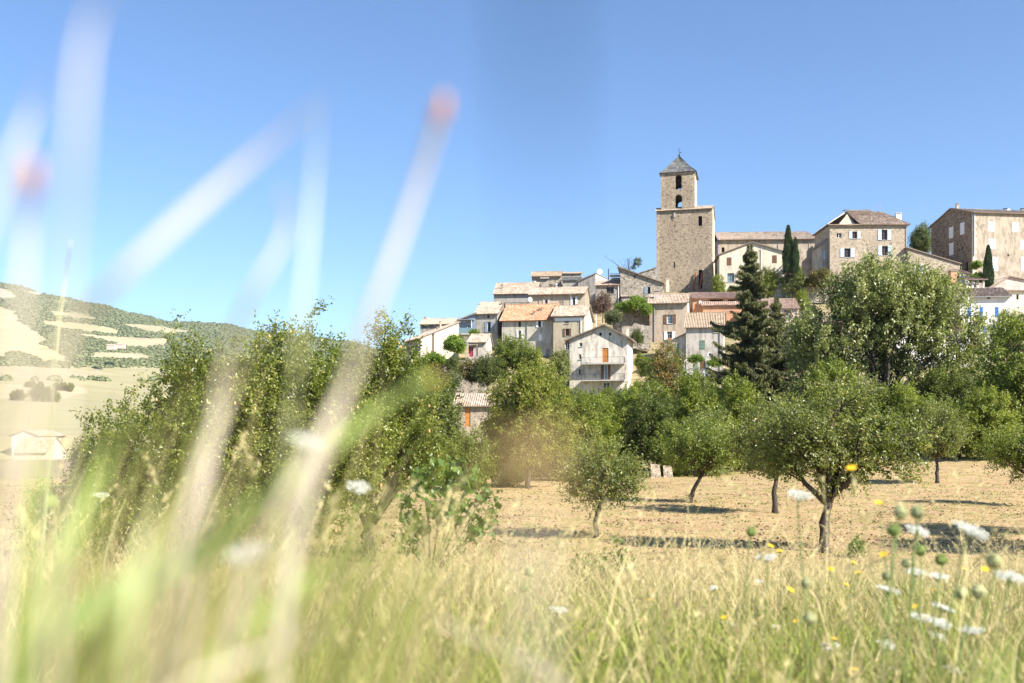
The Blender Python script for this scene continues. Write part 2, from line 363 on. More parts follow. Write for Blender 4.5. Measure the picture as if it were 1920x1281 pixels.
def clump_mesh(seed, n=150, r=1.0, leaf=.32, mt=None, zs=1.0):
    g = np.random.default_rng(seed); d = g.normal(size=(n, 3)); d /= np.linalg.norm(d, axis=1)[:, None]; d[:, 2] = np.abs(d[:, 2]) * zs - .05
    bumpy = 1 + .25 * np.sin(d[:, 0] * 4 + seed) * np.sin(d[:, 1] * 5 + 1)
    p = d * (r * bumpy * g.uniform(.75, 1.05, n))[:, None] + [0, 0, .25 * r]
    dn = d * .8 + [0, 0, .35]; dn /= np.linalg.norm(dn, axis=1)[:, None]; d = dn; a = np.cross(d, g.normal(size=(n, 3))); a /= np.linalg.norm(a, axis=1)[:, None]; bb = np.cross(d, a)
    s = leaf * g.uniform(.7, 1.4, n)[:, None]
    V = np.stack([p - a * s, p - bb * s + d * s * .3, p + a * s, p + bb * s + d * s * .3], 1).reshape(-1, 3)
    return mesh_np('clump', V, np.arange(4 * n).reshape(-1, 4), mt, [('rnd', 'FLOAT', 'FACE', g.random(n))])
M['far_leaf'] = leafmat('far_leaf', (.15, .18, .075), (.20, .225, .10), (.25, .265, .13), .15, rough=.8)
kinds = [bpy.data.objects.new('far_tree_kind', clump_mesh(s, 110, 1.0, .36, M['far_leaf'], .9)) for s in range(4)]
wp = []
cand = rng.random((70000, 2))
cpx = -60 + cand[:, 0] * 760; cd = 700 * (3560 / 700) ** cand[:, 1]
cz = hill_z(cpx, cd); cpy = HY - (cz - CZ) / cd * F; cX = (cpx - 960) / F * cd
dens = np.interp(cd, [700, 1300, 3560], [.35, .6, 1.0])
keep = (cpy < 690)
for poly, c in FIELDS: keep &= ~inpoly(cpx + 1.5 * np.sin(cX / 47), cpy + .6 * np.sin(cX / 38), poly)
keep &= rng.random(len(cpx)) < dens * .6
strip = (np.abs(cpy - 712.5) < 2) & (rng.random(len(cpx)) < .03)
keep |= strip
pts = np.stack([cX, cd, cz - .5], 1)[keep]
scatter('wooded_hillside', 'dark green woodland covering the slopes of the far ridge', pts, rng.random(len(pts)) * 6.28,
        rng.uniform(2.0, 5.5, len(pts)) * np.where(cd[keep] > 2200, 1.3, 1.0), rng.integers(0, 4, len(pts)), kinds)
# ---------------------------------------------------------------- building kit
class House:
    def __init__(s, name, label, pxL, pxR, YR, th, D, ybase, cat='house', group=None):
        s.c, s.s = math.cos(R(th)), math.sin(R(th)); XR = (pxR - 960) / F * YR; k = (pxL - 960) / F
        s.W = (XR - k * YR) / (s.c + k * s.s); s.D = D
        s.O = Vector((XR - s.W * s.c, YR + s.W * s.s, CZ + (HY - ybase) / F * YR - 4.0))
        s.e = link(name, None); s.e.location = s.O; s.e.rotation_euler = (0, 0, -R(th)); tag(s.e, label, cat, group)
        s.faces = {'F': ((0, 0), (1, 0), (0, -1), s.W), 'R': ((s.W, 0), (0, 1), (1, 0), D), 'B': ((s.W, D), (-1, 0), (0, 1), s.W), 'L': ((0, D), (0, -1), (-1, 0), D)}
        s.ops = {k: [] for k in 'FRBL'}; s.todo = []; s.prof = {}
    def loc(s, p):       # world -> local
        d = Vector(p) - s.O; return Vector((d.x * s.c - d.y * s.s, d.x * s.s + d.y * s.c, d.z))
    def hit(s, face, px, py, off=0.0):    # where the photo's pixel meets a wall plane moved outwards by off: (along, z)
        o, ud, n, _ = s.faces[face]; C = s.loc((0, 0, CZ)); w = Vector(((px - 960) / F, 1, (HY - py) / F)); dd = s.loc(s.O + w)
        o = (o[0] + n[0] * off, o[1] + n[1] * off)
        t = ((o[0] - C.x) * n[0] + (o[1] - C.y) * n[1]) / (dd.x * n[0] + dd.y * n[1]); p = C + dd * t
        return (p.x - o[0]) * ud[0] + (p.y - o[1]) * ud[1], p.z
    def z(s, px, py, v=0.0): return s.hit('F', px, py, -v)[1]
    def u(s, px, v=0.0): return s.hit('F', px, 700, -v)[0]
    def at(s, face, u, z, d=0.0):
        o, ud, n, _ = s.faces[face]; return (o[0] + ud[0] * u + n[0] * d, o[1] + ud[1] * u + n[1] * d, z)
    def fbox(s, mb, face, u0, u1, z0, z1, d0, d1):
        mb.hexa([s.at(face, u0, z0, d0), s.at(face, u1, z0, d0), s.at(face, u1, z0, d1), s.at(face, u0, z0, d1),
                 s.at(face, u0, z1, d0), s.at(face, u1, z1, d0), s.at(face, u1, z1, d1), s.at(face, u0, z1, d1)])
    def win(s, face, x0, y0, x1, y1, style='w', sh=None, sill=True, arch=False, rev=.3, shw=.52, pane='glass', part=None):
        u0, za = s.hit(face, x0, y0); u1, zb = s.hit(face, x1, y1); u0, u1 = min(u0, u1), max(u0, u1); z0, z1 = min(za, zb), max(za, zb)
        s.winuz(face, u0, u1, z0, z1, style, sh, sill, arch, rev, shw, pane, part)
    def winuz(s, face, u0, u1, z0, z1, style='w', sh=None, sill=True, arch=False, rev=.2, shw=.52, pane='glass', part=None):
        Lf = s.faces[face][3]; u0, u1 = max(u0, .08), min(u1, Lf - .08)
        if u1 - u0 < .15: return
        s.ops[face].append((u0, u1, z0, z1, arch, rev)); s.todo.append((face, u0, u1, z0, z1, style, sh, sill, arch, rev, shw, pane, part))
    def walls(s, prof, mt, name='wall', skip='', mats=None):
        groups = {}
        for f in 'FRBL':
            if f in skip: continue
            groups.setdefault((mats or {}).get(f, mt), []).append(f)
        for mm, fs in groups.items():
            mb = MB()
            for f in fs: s.wall1(mb, f, prof[f])
            mb.build(name, M[mm], s.e)
    def wall1(s, mb, f, pr):
        Lf = s.faces[f][3]; pu = [p[0] for p in pr]; pz = [p[1] for p in pr]; top = lambda u: float(np.interp(u, pu, pz))
        us = sorted(set([0, Lf] + [u for u in pu if 0 < u < Lf] + [q for o in s.ops[f] for q in o[:2]]))
        for a, b in zip(us[:-1], us[1:]):
            if b - a < 1e-6: continue
            mid = (a + b) / 2; hs = sorted([(o[2], o[3]) for o in s.ops[f] if o[0] <= mid <= o[1]]); z = 0
            for h0, h1 in hs:
                if h0 > z: mb.poly([s.at(f, a, z), s.at(f, b, z), s.at(f, b, h0), s.at(f, a, h0)])
                z = max(z, h1)
            mb.poly([s.at(f, a, z), s.at(f, b, z), s.at(f, b, max(z, top(b))), s.at(f, a, max(z, top(a)))])
        for (a, b, z0, z1, arch, rev) in s.ops[f]:
            zz = z1
            if arch:
                r = (b - a) / 2; zz = z1 - r; mid = (a + b) / 2
                arc = [(mid - r * math.cos(t), zz + r * math.sin(t)) for t in np.linspace(0, math.pi, 11)]
                for side, pts in ((a, arc[:6]), (b, arc[5:])):
                    for q0, q1 in zip(pts[:-1], pts[1:]): mb.poly([s.at(f, side, z1), s.at(f, *q0), s.at(f, *q1)])
                for q0, q1 in zip(arc[:-1], arc[1:]): mb.poly([s.at(f, *q0), s.at(f, *q1), s.at(f, *q1, -rev), s.at(f, *q0, -rev)])
            else: mb.poly([s.at(f, a, z1), s.at(f, b, z1), s.at(f, b, z1, -rev), s.at(f, a, z1, -rev)])
            mb.poly([s.at(f, a, z0), s.at(f, b, z0), s.at(f, b, z0, -rev), s.at(f, a, z0, -rev)])
            mb.poly([s.at(f, a, z0), s.at(f, a, zz), s.at(f, a, zz, -rev), s.at(f, a, z0, -rev)])
            mb.poly([s.at(f, b, z0), s.at(f, b, zz), s.at(f, b, zz, -rev), s.at(f, b, z0, -rev)])
    def fit(s):
        """frames, panes, sills and shutters of the openings"""
        for (f, u0, u1, z0, z1, style, sh, sill, arch, rev, shw, pane, part) in s.todo:
            w = u1 - u0; fw = .07
            if style == 'hole': continue
            if style in ('w', 'b'):
                col = M['white_paint'] if style == 'w' else M['brown_paint']; mb = MB()
                s.fbox(mb, f, u0, u0 + fw, z0, z1, -rev, -rev + .07); s.fbox(mb, f, u1 - fw, u1, z0, z1, -rev, -rev + .07)
                s.fbox(mb, f, u0 + fw, u1 - fw, z0, z0 + fw, -rev, -rev + .07); s.fbox(mb, f, u0 + fw, u1 - fw, z1 - fw, z1, -rev, -rev + .07)
                wo = mb.build(part or 'window', col, s.e)
                pb = MB(); s.fbox(pb, f, u0 + fw * .5, u1 - fw * .5, z0 + fw * .5, z1 - fw * .5, -rev - .02, -rev + .02); pb.build('pane', M[pane], wo)
                if w > .6:
                    cb = MB(); s.fbox(cb, f, (u0 + u1) / 2 - .04, (u0 + u1) / 2 + .04, z0 + fw, z1 - fw, -rev + .021, -rev + .065)
                    if z1 - z0 > 1.2:
                        for k in (1, 2): zc = z0 + (z1 - z0) * k / 3; s.fbox(cb, f, u0 + fw, (u0 + u1) / 2 - .04, zc - .02, zc + .02, -rev + .021, -rev + .05); s.fbox(cb, f, (u0 + u1) / 2 + .04, u1 - fw, zc - .02, zc + .02, -rev + .021, -rev + .05)
                    cb.build('glazing_bar', col, wo)
                if sill:
                    sb = MB(); s.fbox(sb, f, u0 - .1, u1 + .1, z0 - .1, z0 - .003, -rev + .08, .09); sb.build('sill', M['concrete'], wo)
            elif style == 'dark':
                pb = MB(); s.fbox(pb, f, u0, u1, z0, z1, -rev - .05, -rev); pb.build(part or 'window', M['void'], s.e)  # near-black slab painted in place of the unlit room behind
            elif style.startswith('c:') or style.startswith('d:'):
                nm = part or ('shutter' if style[0] == 'c' else 'door'); d1 = .045 if style[0] == 'c' else -.08
                half = [(u0, (u0 + u1) / 2 - .012), ((u0 + u1) / 2 + .012, u1)] if w > .7 else [(u0, u1)]
                for a, b in half:
                    mb = MB(); s.fbox(mb, f, a, b, z0, z1, d1 - .05, d1)
                    for zz in (.12, .5, .85): zc = z0 + (z1 - z0) * zz; s.fbox(mb, f, a + .03, b - .03, zc - .05, zc + .05, d1, d1 + .025)
                    mb.build(nm, M[style[2:]], s.e)
                pb = MB(); s.fbox(pb, f, u0, u1, z0, z1, -rev - .05, -rev); pb.build('door_dark_backing' if style[0] == 'd' else 'window', M['void'], s.e)  # near-black backing stands for the darkness behind leaf or shutter
            if sh:
                for a, b in ((u0 - w * shw - .03, u0 - .03), (u1 + .03, u1 + w * shw + .03)):
                    mb = MB(); s.fbox(mb, f, a, b, z0 - .03, z1 + .02, .04, .085)
                    for q0, q1 in ((0, .09), (.46, .54), (.91, 1)): s.fbox(mb, f, a + .002, b - .002, z0 + (z1 - z0) * q0 + .002, z0 + (z1 - z0) * q1 - .002, .085, .11)
                    s.fbox(mb, f, a + .1, a + .14, z0 + .3, z0 + .36, .002, .04)
                    mb.build('shutter', M[sh], s.e)
    def roof(s, planes, mt, name='roof', rib=.24, th=.10, flat=False, parent=None):
        mb = MB()
        for pl in planes: corr(mb, *pl, rib=rib, th=th, flat=flat)
        o = mb.build(name, M[mt], parent or s.e, uv=True); return o
    def simple(s, rt, mt, ze, zr=None, pos=.5, tile='tile_tan', ov=.45, gv=.2, mats=None, skip='', zl=None, zrr=None, parts=True, drop=0.0):
        """gx: ridge along the front; gy: gable to the front; mu: one slope across the front; mv: one slope rising to the back"""
        Wd, D = s.W, s.D
        if rt == 'gx':
            vr = D * pos; k = (zr - ze) / vr; kb = (zr - ze + drop) / (D - vr); zb = ze - drop
            pr = {'F': [(0, ze), (Wd, ze)], 'B': [(0, zb), (Wd, zb)], 'R': [(0, ze), (vr, zr), (D, zb)], 'L': [(0, zb), (D - vr, zr), (D, ze)]}
            pls = [((-gv, -ov, ze - k * ov), (Wd + gv, -ov, ze - k * ov), (Wd + gv, vr, zr), (-gv, vr, zr)),
                   ((Wd + gv, D + ov, zb - kb * ov), (-gv, D + ov, zb - kb * ov), (-gv, vr, zr), (Wd + gv, vr, zr))]
        elif rt == 'gy':
            ur = Wd * pos; zl = ze if zl is None else zl; zrr = ze if zrr is None else zrr; kl = (zr - zl) / ur; kr = (zr - zrr) / (Wd - ur)
            pr = {'F': [(0, zl), (ur, zr), (Wd, zrr)], 'B': [(0, zrr), (Wd - ur, zr), (Wd, zl)], 'R': [(0, zrr), (D, zrr)], 'L': [(0, zl), (D, zl)]}
            pls = [((-ov, D + gv, zl - kl * ov), (-ov, -gv, zl - kl * ov), (ur, -gv, zr), (ur, D + gv, zr)),
                   ((Wd + ov, -gv, zrr - kr * ov), (Wd + ov, D + gv, zrr - kr * ov), (ur, D + gv, zr), (ur, -gv, zr))]
        elif rt == 'mu':
            k = (zrr - zl) / Wd
            pr = {'F': [(0, zl), (Wd, zrr)], 'B': [(0, zrr), (Wd, zl)], 'R': [(0, zrr), (D, zrr)], 'L': [(0, zl), (D, zl)]}
            a = [(-ov, D + gv, zl - k * ov), (-ov, -gv, zl - k * ov), (Wd + ov * .5, -gv, zrr + k * ov * .5), (Wd + ov * .5, D + gv, zrr + k * ov * .5)]
            pls = [tuple(a)] if k > 0 else [(a[2], a[3], a[0], a[1])]
        elif rt == 'mv':
            k = (zr - ze) / D
            pr = {'F': [(0, ze), (Wd, ze)], 'B': [(0, zr), (Wd, zr)], 'R': [(0, ze), (D, zr)], 'L': [(0, zr), (D, ze)]}
            pls = [((-gv, -ov, ze - k * ov), (Wd + gv, -ov, ze - k * ov), (Wd + gv, D + .1, zr + k * .1), (-gv, D + .1, zr + k * .1))]
        s.prof = pr; s.walls(pr, mt, mats=mats, skip=skip); s.fit(); r = s.roof(pls, tile)
        if rt == 'gx' and parts:     # ridge tiles
            mb = MB(); n = max(2, int(Wd / .42))
            for i in range(n): a = -gv + (Wd + 2 * gv) * i / n; b = -gv + (Wd + 2 * gv) * (i + 1) / n + .04; mb.tube([(a, vr, zr + .06), (b, vr, zr + .075)], [.13, .10], 6)
            mb.build('ridge', M[tile], r)
        return r
    def chimney(s, px, ytop, ybot, wpx, v, mt='sand_plaster', cap='tile_red', pots=1):
        u, zt = s.hit('F', px, ytop, -v); _, zb = s.hit('F', px, ybot, -v); w = wpx / F * s.O.y; mb = MB()
        mb.box(u - w / 2, u + w / 2, v - w * .35, v + w * .35, zb - .8, zt - .22); mb.box(u - w / 2 - .05, u + w / 2 + .05, v - w * .35 - .05, v + w * .35 + .05, zt - .32, zt - .221)
        c = mb.build('chimney', M[mt], s.e); pb = MB()
        for q in (-.35, .35): pb.box(u + q * w - .06, u + q * w + .06, v - w * .3, v + w * .3, zt - .22, zt - .05)
        pb.box(u - w * .62, u + w * .62, v - w * .45, v + w * .45, zt - .05, zt); pb.build('chimney_cap', M[cap], c)
    def eaves(s, face='F', mt='sand_plaster', z=None, h=.28, d=.2, u0=None, u1=None):
        mb = MB(); Lf = s.faces[face][3]; a = 0 if u0 is None else u0; b = Lf if u1 is None else u1; n = int((b - a) / .26)
        s.fbox(mb, face, a, b, z - h, z - h * .5, .002, d * .5); s.fbox(mb, face, a, b, z - h * .5 + .002, z - .03, .002, d)
        mb.build('eaves_cornice', M[mt], s.e)
    def pipe(s, face, px, ytop, ybot, mt='zinc', r=.05):
        u, z1 = s.hit(face, px, ytop, .1); _, z0 = s.hit(face, px, ybot, .1); mb = MB()
        mb.tube([s.at(face, u, z0, .1), s.at(face, u, z1 - .25, .1), s.at(face, u + .05, z1, .3)], r, 6); mb.build('downpipe', M[mt], s.e)
    def gutter(s, face, z, d=.5, mt='zinc'):
        mb = MB(); Lf = s.faces[face][3]; mb.tube([s.at(face, -.15, z, d), s.at(face, Lf + .15, z, d)], .075, 6); mb.build('gutter', M[mt], s.e)
def corr(mb, e0, e1, t1, t0, rib=.24, th=.10, flat=False):
    """a roof plane laid with half-round tiles: ribs run from the eave e0-e1 up to t0-t1"""
    e0, e1, t1, t0 = map(Vector, (e0, e1, t1, t0)); we = (e1 - e0).length; lw = max(we, (t1 - t0).length); sl = ((t0 + t1) / 2 - (e0 + e1) / 2).length
    nrm = (e1 - e0).cross(t0 - e0); 
    if nrm.length < 1e-6: nrm = (t1 - t0).cross(t0 - e0)
    nrm.normalize(); nrm = nrm if nrm.z > 0 else -nrm
    n = max(2, int(lw / rib)); m = max(2, min(26, int(sl / .38))); k = 4; off = nrm * .03
    g = np.random.default_rng(int(abs(e0.x * 31 + e0.z * 17 + lw * 7) * 10) % 100000)
    jit = g.normal(0, .0 if flat else .014, (n + 1, m + 2)); ids = []
    ox, oy = g.uniform(0, 50), g.uniform(0, 50); sag = g.uniform(.02, .07)
    for j in range(m + 1):
        v = j / m; A = e0.lerp(t0, v); B = e1.lerp(t1, v); row = []
        for i in range(n * k + 1):
            u = i / (n * k); ph = (i % k) / k; hgt = (.028 * math.cos(2 * math.pi * ph) if flat else .062 * math.cos(2 * math.pi * ph)) + jit[i // k, j]
            hgt += -sag * math.sin(math.pi * u) * (0 if v == 0 else 1) * .6 + .03 * math.sin(u * 9 + v * 3 + ox)
            p = A.lerp(B, u) + nrm * (hgt + th) + off
            row.append(mb.pt(p, (u * lw + .5 * rib + ox, v * sl + oy)))
        ids.append(row)
    for j in range(m):
        for i in range(n * k): mb.f.append([ids[j][i], ids[j][i + 1], ids[j + 1][i + 1], ids[j + 1][i]])
    lo = [mb.pt(p + off, (0, 0)) for p in (e0, e1, t1, t0)]; mb.f.append(lo)
    up = [mb.pt(p + off + nrm * th, (ox, oy)) for p in (e0, e1, t1, t0)]
    for a, b in ((0, 1), (1, 2), (2, 3), (3, 0)): mb.f.append([lo[a], lo[b], up[b], up[a]])
def dish(px, py, Y, r, label, aim=(.4, -1, .35), group='satellite dishes'):
    c = P(px, py, Y); e = link('satellite_dish', None, loc=c); tag(e, label, 'dish', group)
    q = Vector(aim).normalized().to_track_quat('Z', 'Y'); mb = MB()
    mb.lathe([(.02, 0), (r * .5, r * .06), (r * .85, r * .2), (r, r * .28), (r * .97, r * .32), (r * .5, r * .1), (.02, r * .03)], 18)
    o = mb.build('reflector', M['dish_paint'], e, sm=True); o.rotation_euler = q.to_euler()
    mb = MB(); ax = q @ Vector((0, 0, 1)); mb.tube([(0, 0, -r * .9), ax * r * .7], .018, 5); mb.box(-.04, .04, -.04, .04, -r * .95, -r * .85); mb.build('feed_arm', M['zinc'], e)
    mb = MB(); mb.tube([(0, .05, -r * 1.9), (0, .05, 0)], .025, 5); mb.build('mast', M['zinc'], e)
# ---------------------------------------------------------------- the church
h = House('church', 'stone village church with tall square bell tower and slate pyramid roof', 1231, 1336, 203, 14, 9.5, 575, 'church')
Wd, D = h.W, h.D
ze = h.z(1336, 391)
h.win('F', 1309.5, 405.5, 1316.5, 423.5, 'dark', rev=.6, sill=False)
h.win('F', 1263, 491, 1265.5, 503, 'dark', rev=.5)
h.win('F', 1310, 506, 1317, 541, 'dark', rev=.5)
vr = 2.2; zr = ze + 1.0
h.walls({'F': [(0, ze), (Wd, ze)], 'B': [(0, ze - .6), (Wd, ze - .6)], 'R': [(0, ze), (vr, zr), (D, ze - .6)], 'L': [(0, ze - .6), (D - vr, zr), (D, ze)]}, 'church_stone', 'tower_wall', mats={'R': 'cream_plaster'})
h.fit()
h.roof([((-.25, -.35, ze - .1), (Wd + .2, -.35, ze - .1), (Wd + .2, vr, zr), (-.25, vr, zr)), ((Wd + .2, D + .2, ze - .6), (-.25, D + .2, ze - .6), (-.25, vr, zr), (Wd + .2, vr, zr))], 'tile_tan', 'tower_lower_roof')
mb = MB(); zt = h.z(1300, 506)          # stone ledge, putlog stones and buttress foot
u_, z_ = h.hit('F', 1263.5, 398)
h.fbox(mb, 'F', u_, u_ + .25, z_ - 1.1, z_ - .2, .002, .3)
mb.build('water_spout', M['concrete'], h.e)
mb = MB()
for px in (1305, 1316.5):
    u_, z1 = h.hit('F', px, 512); _, z0 = h.hit('F', px - 4, 545); mb.tube([h.at('F', u_, z1, .3), h.at('F', u_ - .5, z0, .7)], .16, 5)
mb.build('iron_strut', M['rust'], h.e)
church = h
def quoins(h, face, top, mt='pale_stone', ends=(0, 1), name='quoin'):
    Lf = h.faces[face][3]; g = np.random.default_rng(int(Lf * 100)); mb = MB()
    for e_ in ends:
        z = 2.0; k = 0
        while z < top - .5:
            hh = g.uniform(.32, .5); w1 = g.uniform(.75, 1.0) if k % 2 else g.uniform(.4, .55); d1 = g.uniform(.012, .03)
            if e_ == 0: h.fbox(mb, face, -d1, w1, z, z + hh - .025, -.3, d1)
            else: h.fbox(mb, face, Lf - w1, Lf + d1, z, z + hh - .025, -.3, d1)
            z += hh; k += 1
    o = mb.build(name, M[mt], h.e); o['kind'] = 'stuff'
quoins(h, 'F', ze)
# belfry
b = House('belfry', 'x', 1239.5, 1302.5, 204.3, 14, 7.2, 398)
bw = b.W
church_e = church.e
zT = b.z(1302.5, 322)
b.win('F', 1266.3, 328, 1278.2, 355, 'hole', arch=True, rev=.8); b.win('F', 1266, 365, 1278.8, 393.5, 'hole', arch=True, rev=.8)
for f in 'B':
    for (q0, q1, z0, z1) in [(o[0], o[1], o[2], o[3]) for o in b.ops['F']]:
        b.winuz(f, bw - q1, bw - q0, z0, z1, 'hole', arch=True, rev=.8)
for f in 'RL':
    for (z0, z1) in [(o[2], o[3]) for o in b.ops['F']]: b.winuz(f, 3.0, 4.2, z0, z1, 'hole', arch=True, rev=.8)
for f in 'FRBL': b.prof[f] = [(0, zT), (b.faces[f][3], zT)]
b.walls(b.prof, 'church_stone', 'belfry_wall', mats={'R': 'cream_plaster'})
quoins(b, 'F', zT)
mb = MB(); mb.box(.02, bw - .02, .02, b.D - .02, (zT - 4) * .48 + 4, (zT - 4) * .48 + 4.2); mb.build('belfry_floor', M['old_wood'], b.e)
mb = MB(); o_ = .32
for f in 'FRBL': b.fbox(mb, f, -o_ * .4, b.faces[f][3] + o_ * .4, zT - .25, zT - .02, .003, .16)
mb.build('belfry_cornice', M['pale_stone'], b.e)
apx = Vector((bw / 2, b.D / 2, zT + (b.z(1275, 293, b.D / 2) - zT)))
c4 = [Vector((-o_, -o_, zT)), Vector((bw + o_, -o_, zT)), Vector((bw + o_, b.D + o_, zT)), Vector((-o_, b.D + o_, zT))]
pls = []
for i in range(4):
    a, c_ = c4[i], c4[(i + 1) % 4]; m0 = a.lerp(apx, .32) - Vector((0, 0, .22)); m1 = c_.lerp(apx, .32) - Vector((0, 0, .22))
    pls += [(a, c_, m1, m0), (m0, m1, apx + Vector((.02, 0, 0)) if i % 2 == 0 else apx, apx - Vector((.02, 0, 0)) if i % 2 == 0 else apx)]
b.roof(pls, 'slate', 'belfry_roof', rib=.3, th=.06, flat=True)
mb = MB(); t = apx + Vector((0, 0, .1))
mb.lathe([(.16, -.1), (.2, .15), (.09, .35), (.05, .5)], 8, t)
mb.tube([t + Vector((0, 0, .3)), t + Vector((0, 0, 1.75))], .035, 5); mb.tube([t + Vector((-.42, .06, 1.2)), t + Vector((.42, -.06, 1.2))], .03, 5)
mb.poly([t + Vector((.03, 0, .55)), t + Vector((.5, -.05, .58)), t + Vector((.46, -.05, .72)), t + Vector((.03, 0, .7))])
mb.build('cross', M['iron'], b.e)
for ch in list(b.e.children): 
    mw = b.e.matrix_world
    ch.parent = church_e; dl = church.loc(b.O); ch.location = dl
bellp = Vector((bw * .52, b.D * .5, (zT - 4) * .72 + 4))
bell_w = b.O + Vector((bellp.x * b.c + bellp.y * b.s, -bellp.x * b.s + bellp.y * b.c, bellp.z))
bpy.data.objects.remove(b.e)
e = link('church_bell', None, loc=bell_w); tag(e, 'bronze bell hanging in the upper arch of the church tower', 'bell')
mb = MB(); mb.lathe([(.06, .9), (.3, .85), (.38, .6), (.42, .3), (.6, .02), (.62, 0), (.5, .02), (.3, .5)], 16); mb.build('bell_body', M['bronze'], e, sm=True)
mb = MB(); mb.box(-1.6, 1.6, -.12, .12, .92, 1.15); mb.build('headstock', M['old_wood'], e)
# nave
n = House('nave', 'x', 1346, 1533, 213, 3, 10, 545)
zn = n.z(1450, 448); znr = n.z(1450, 435.5, 5.0)
n.win('F', 1353.2, 463.5, 1358.5, 473.5, 'dark', arch=True, rev=.35)
nw = n.W
n.walls({f: [(0, zn), (n.faces[f][3], zn)] for f in 'FRBL'}, 'sand_plaster', 'nave_wall'); n.fit()
for px in (1420, 1459, 1517): n.pipe('F', px, 448, 520 if px > 1500 else 470)
n.roof([((-.1, -.6, zn - .3), (nw + .7, -.6, zn - .3), (nw - 1.4, 5, znr), (-.1, 5, znr)), ((nw + .7, 10.6, zn - .3), (-.1, 10.6, zn - .3), (-.1, 5, znr), (nw - 1.4, 5, znr)),
        ((nw + .7, -.6, zn - .3), (nw + .7, 10.6, zn - .3), (nw - 1.4, 5.02, znr), (nw - 1.4, 4.98, znr))], 'tile_tan', 'nave_roof', rib=.42)
mb = MB(); n.fbox(mb, 'F', nw - 1.2, nw - .1, 0, (zn - 3), .003, 1.5); n.fbox(mb, 'F', nw - 1.2, nw - .1, (zn - 3), (zn - 1.6), .003, .8)
mb.build('buttress', M['sand_plaster'], n.e)
for ch in list(n.e.children):
    ch.parent = church_e; ch.location = church.loc(n.O); ch.rotation_euler = (0, 0, R(14 - 3))
bpy.data.objects.remove(n.e)

# ---------------------------------------------------------------- houses around the church
h = House('village_house', 'cream gabled house with brown shutters directly below the church nave', 1349, 1466, 196, 7, 9, 560)
h.win('F', 1363, 483, 1371.5, 497.5, 'c:brown_paint'); h.win('F', 1448, 479, 1456.5, 493, 'c:brown_paint'); h.win('F', 1364, 512.5, 1377, 529, 'b', pane='glass_blue')
h.simple('gy', 'cream_plaster', None, h.z(1410, 455), pos=h.u(1410) / h.W, zl=h.z(1349, 478), zrr=h.z(1466, 471.5), ov=.5, gv=.35, tile='tile_brown')
h.pipe('F', 1427, 466, 560, 'white_plaster', .06)

h = House('village_house', 'tall stone house with pale blue shutters on the hilltop right of the church', 1556, 1700, 188, 1, 10, 560)
ze = h.z(1628, 422); zr = h.z(1650, 398.5, 5)
for q in ((1598, 434.5, 1607, 447.5), (1653, 431, 1663.5, 450), (1583, 466, 1594.5, 482.5), (1653.7, 461.5, 1664.5, 479)): h.win('F', *q, 'b', sh='pale_blue', shw=.62)
h.win('F', 1569, 437, 1578, 445.5, 'w', sill=False)
Wd, D = h.W, h.D; ul = h.u(1612); ut = h.u(1587, 5)
h.walls({f: [(0, ze), (h.faces[f][3], ze)] for f in 'FRBL'}, 'pale_stone'); h.fit(); h.eaves('F', 'sand_plaster', ze)
h.roof([((ul, -.5, ze - .1), (Wd + .5, -.5, ze - .1), (Wd - 3.0, 5, zr), (ut, 5, zr)), ((Wd + .5, D + .5, ze - .1), (-.3, D + .5, ze - .1), (ut, 5, zr), (Wd - 3.0, 5, zr)),
        ((Wd + .5, -.5, ze - .1), (Wd + .5, D + .5, ze - .1), (Wd - 3.0, 5.03, zr), (Wd - 3.0, 4.97, zr)), ((-.45, -.5, ze - .1), (ul + .02, -.5, ze - .1), (ul - .3, .9, ze + .18), (-.45, .9, ze + .18)),
        ((-.4, D + .5, ze - .1), (-.4, .9, ze + .1), (ut, 4.97, zr), (ut, 5.03, zr))], 'tile_light')
quoins(h, 'F', ze, 'pale_stone', (0,))
mb = MB(); mb.poly([(h.u(1573), 1.0, ze), (ul - .2, 1.0, ze), (ut + .15, 4.6, zr - .2)]); mb.poly([(h.u(1573), 1.0, ze), (ut + .15, 4.6, zr - .2), (h.u(1573), 5, ze)]); mb.build('attic_wall', M['tan_plaster'], h.e)
h.roof([((ut - .3, 4.4, zr + .22), (h.u(1635, 5), 4.4, zr + .22), (h.u(1635, 5), 6.5, zr + .6), (ut - .3, 6.5, zr + .6))], 'tile_light', 'dormer_roof')
mb = MB(); mb.box(ut, h.u(1633, 5), 4.7, 6.3, zr - .6, zr + .22); mb.build('dormer_wall', M['cream_plaster'], h.e)
h.chimney(1684, 400, 413, 10, 2.4, 'white_plaster', 'white_plaster'); h.pipe('F', 1699, 425, 475)
w_ = House('village_wing', 'low stone wing with a sloping tiled roof beside the blue shuttered house', 1702, 1800, 187, 1, 7, 575)
w_.win('F', 1717, 496, 1726, 510, 'b', sh='pale_blue')
w_.simple('mu', 'pale_stone', None, zl=w_.z(1702, 466), zrr=w_.z(1800, 495), ov=.4, gv=.3)
w_ = House('village_wing', 'narrow shaded lean-to on the church side of the blue shuttered house', 1540, 1554.5, 190, 1, 6, 560)
w_.win('F', 1544, 470, 1547, 486, 'c:pale_blue')
w_.simple('mu', 'warm_grey_plaster', None, zl=w_.z(1540, 459), zrr=w_.z(1555, 444), ov=.2, gv=.2)

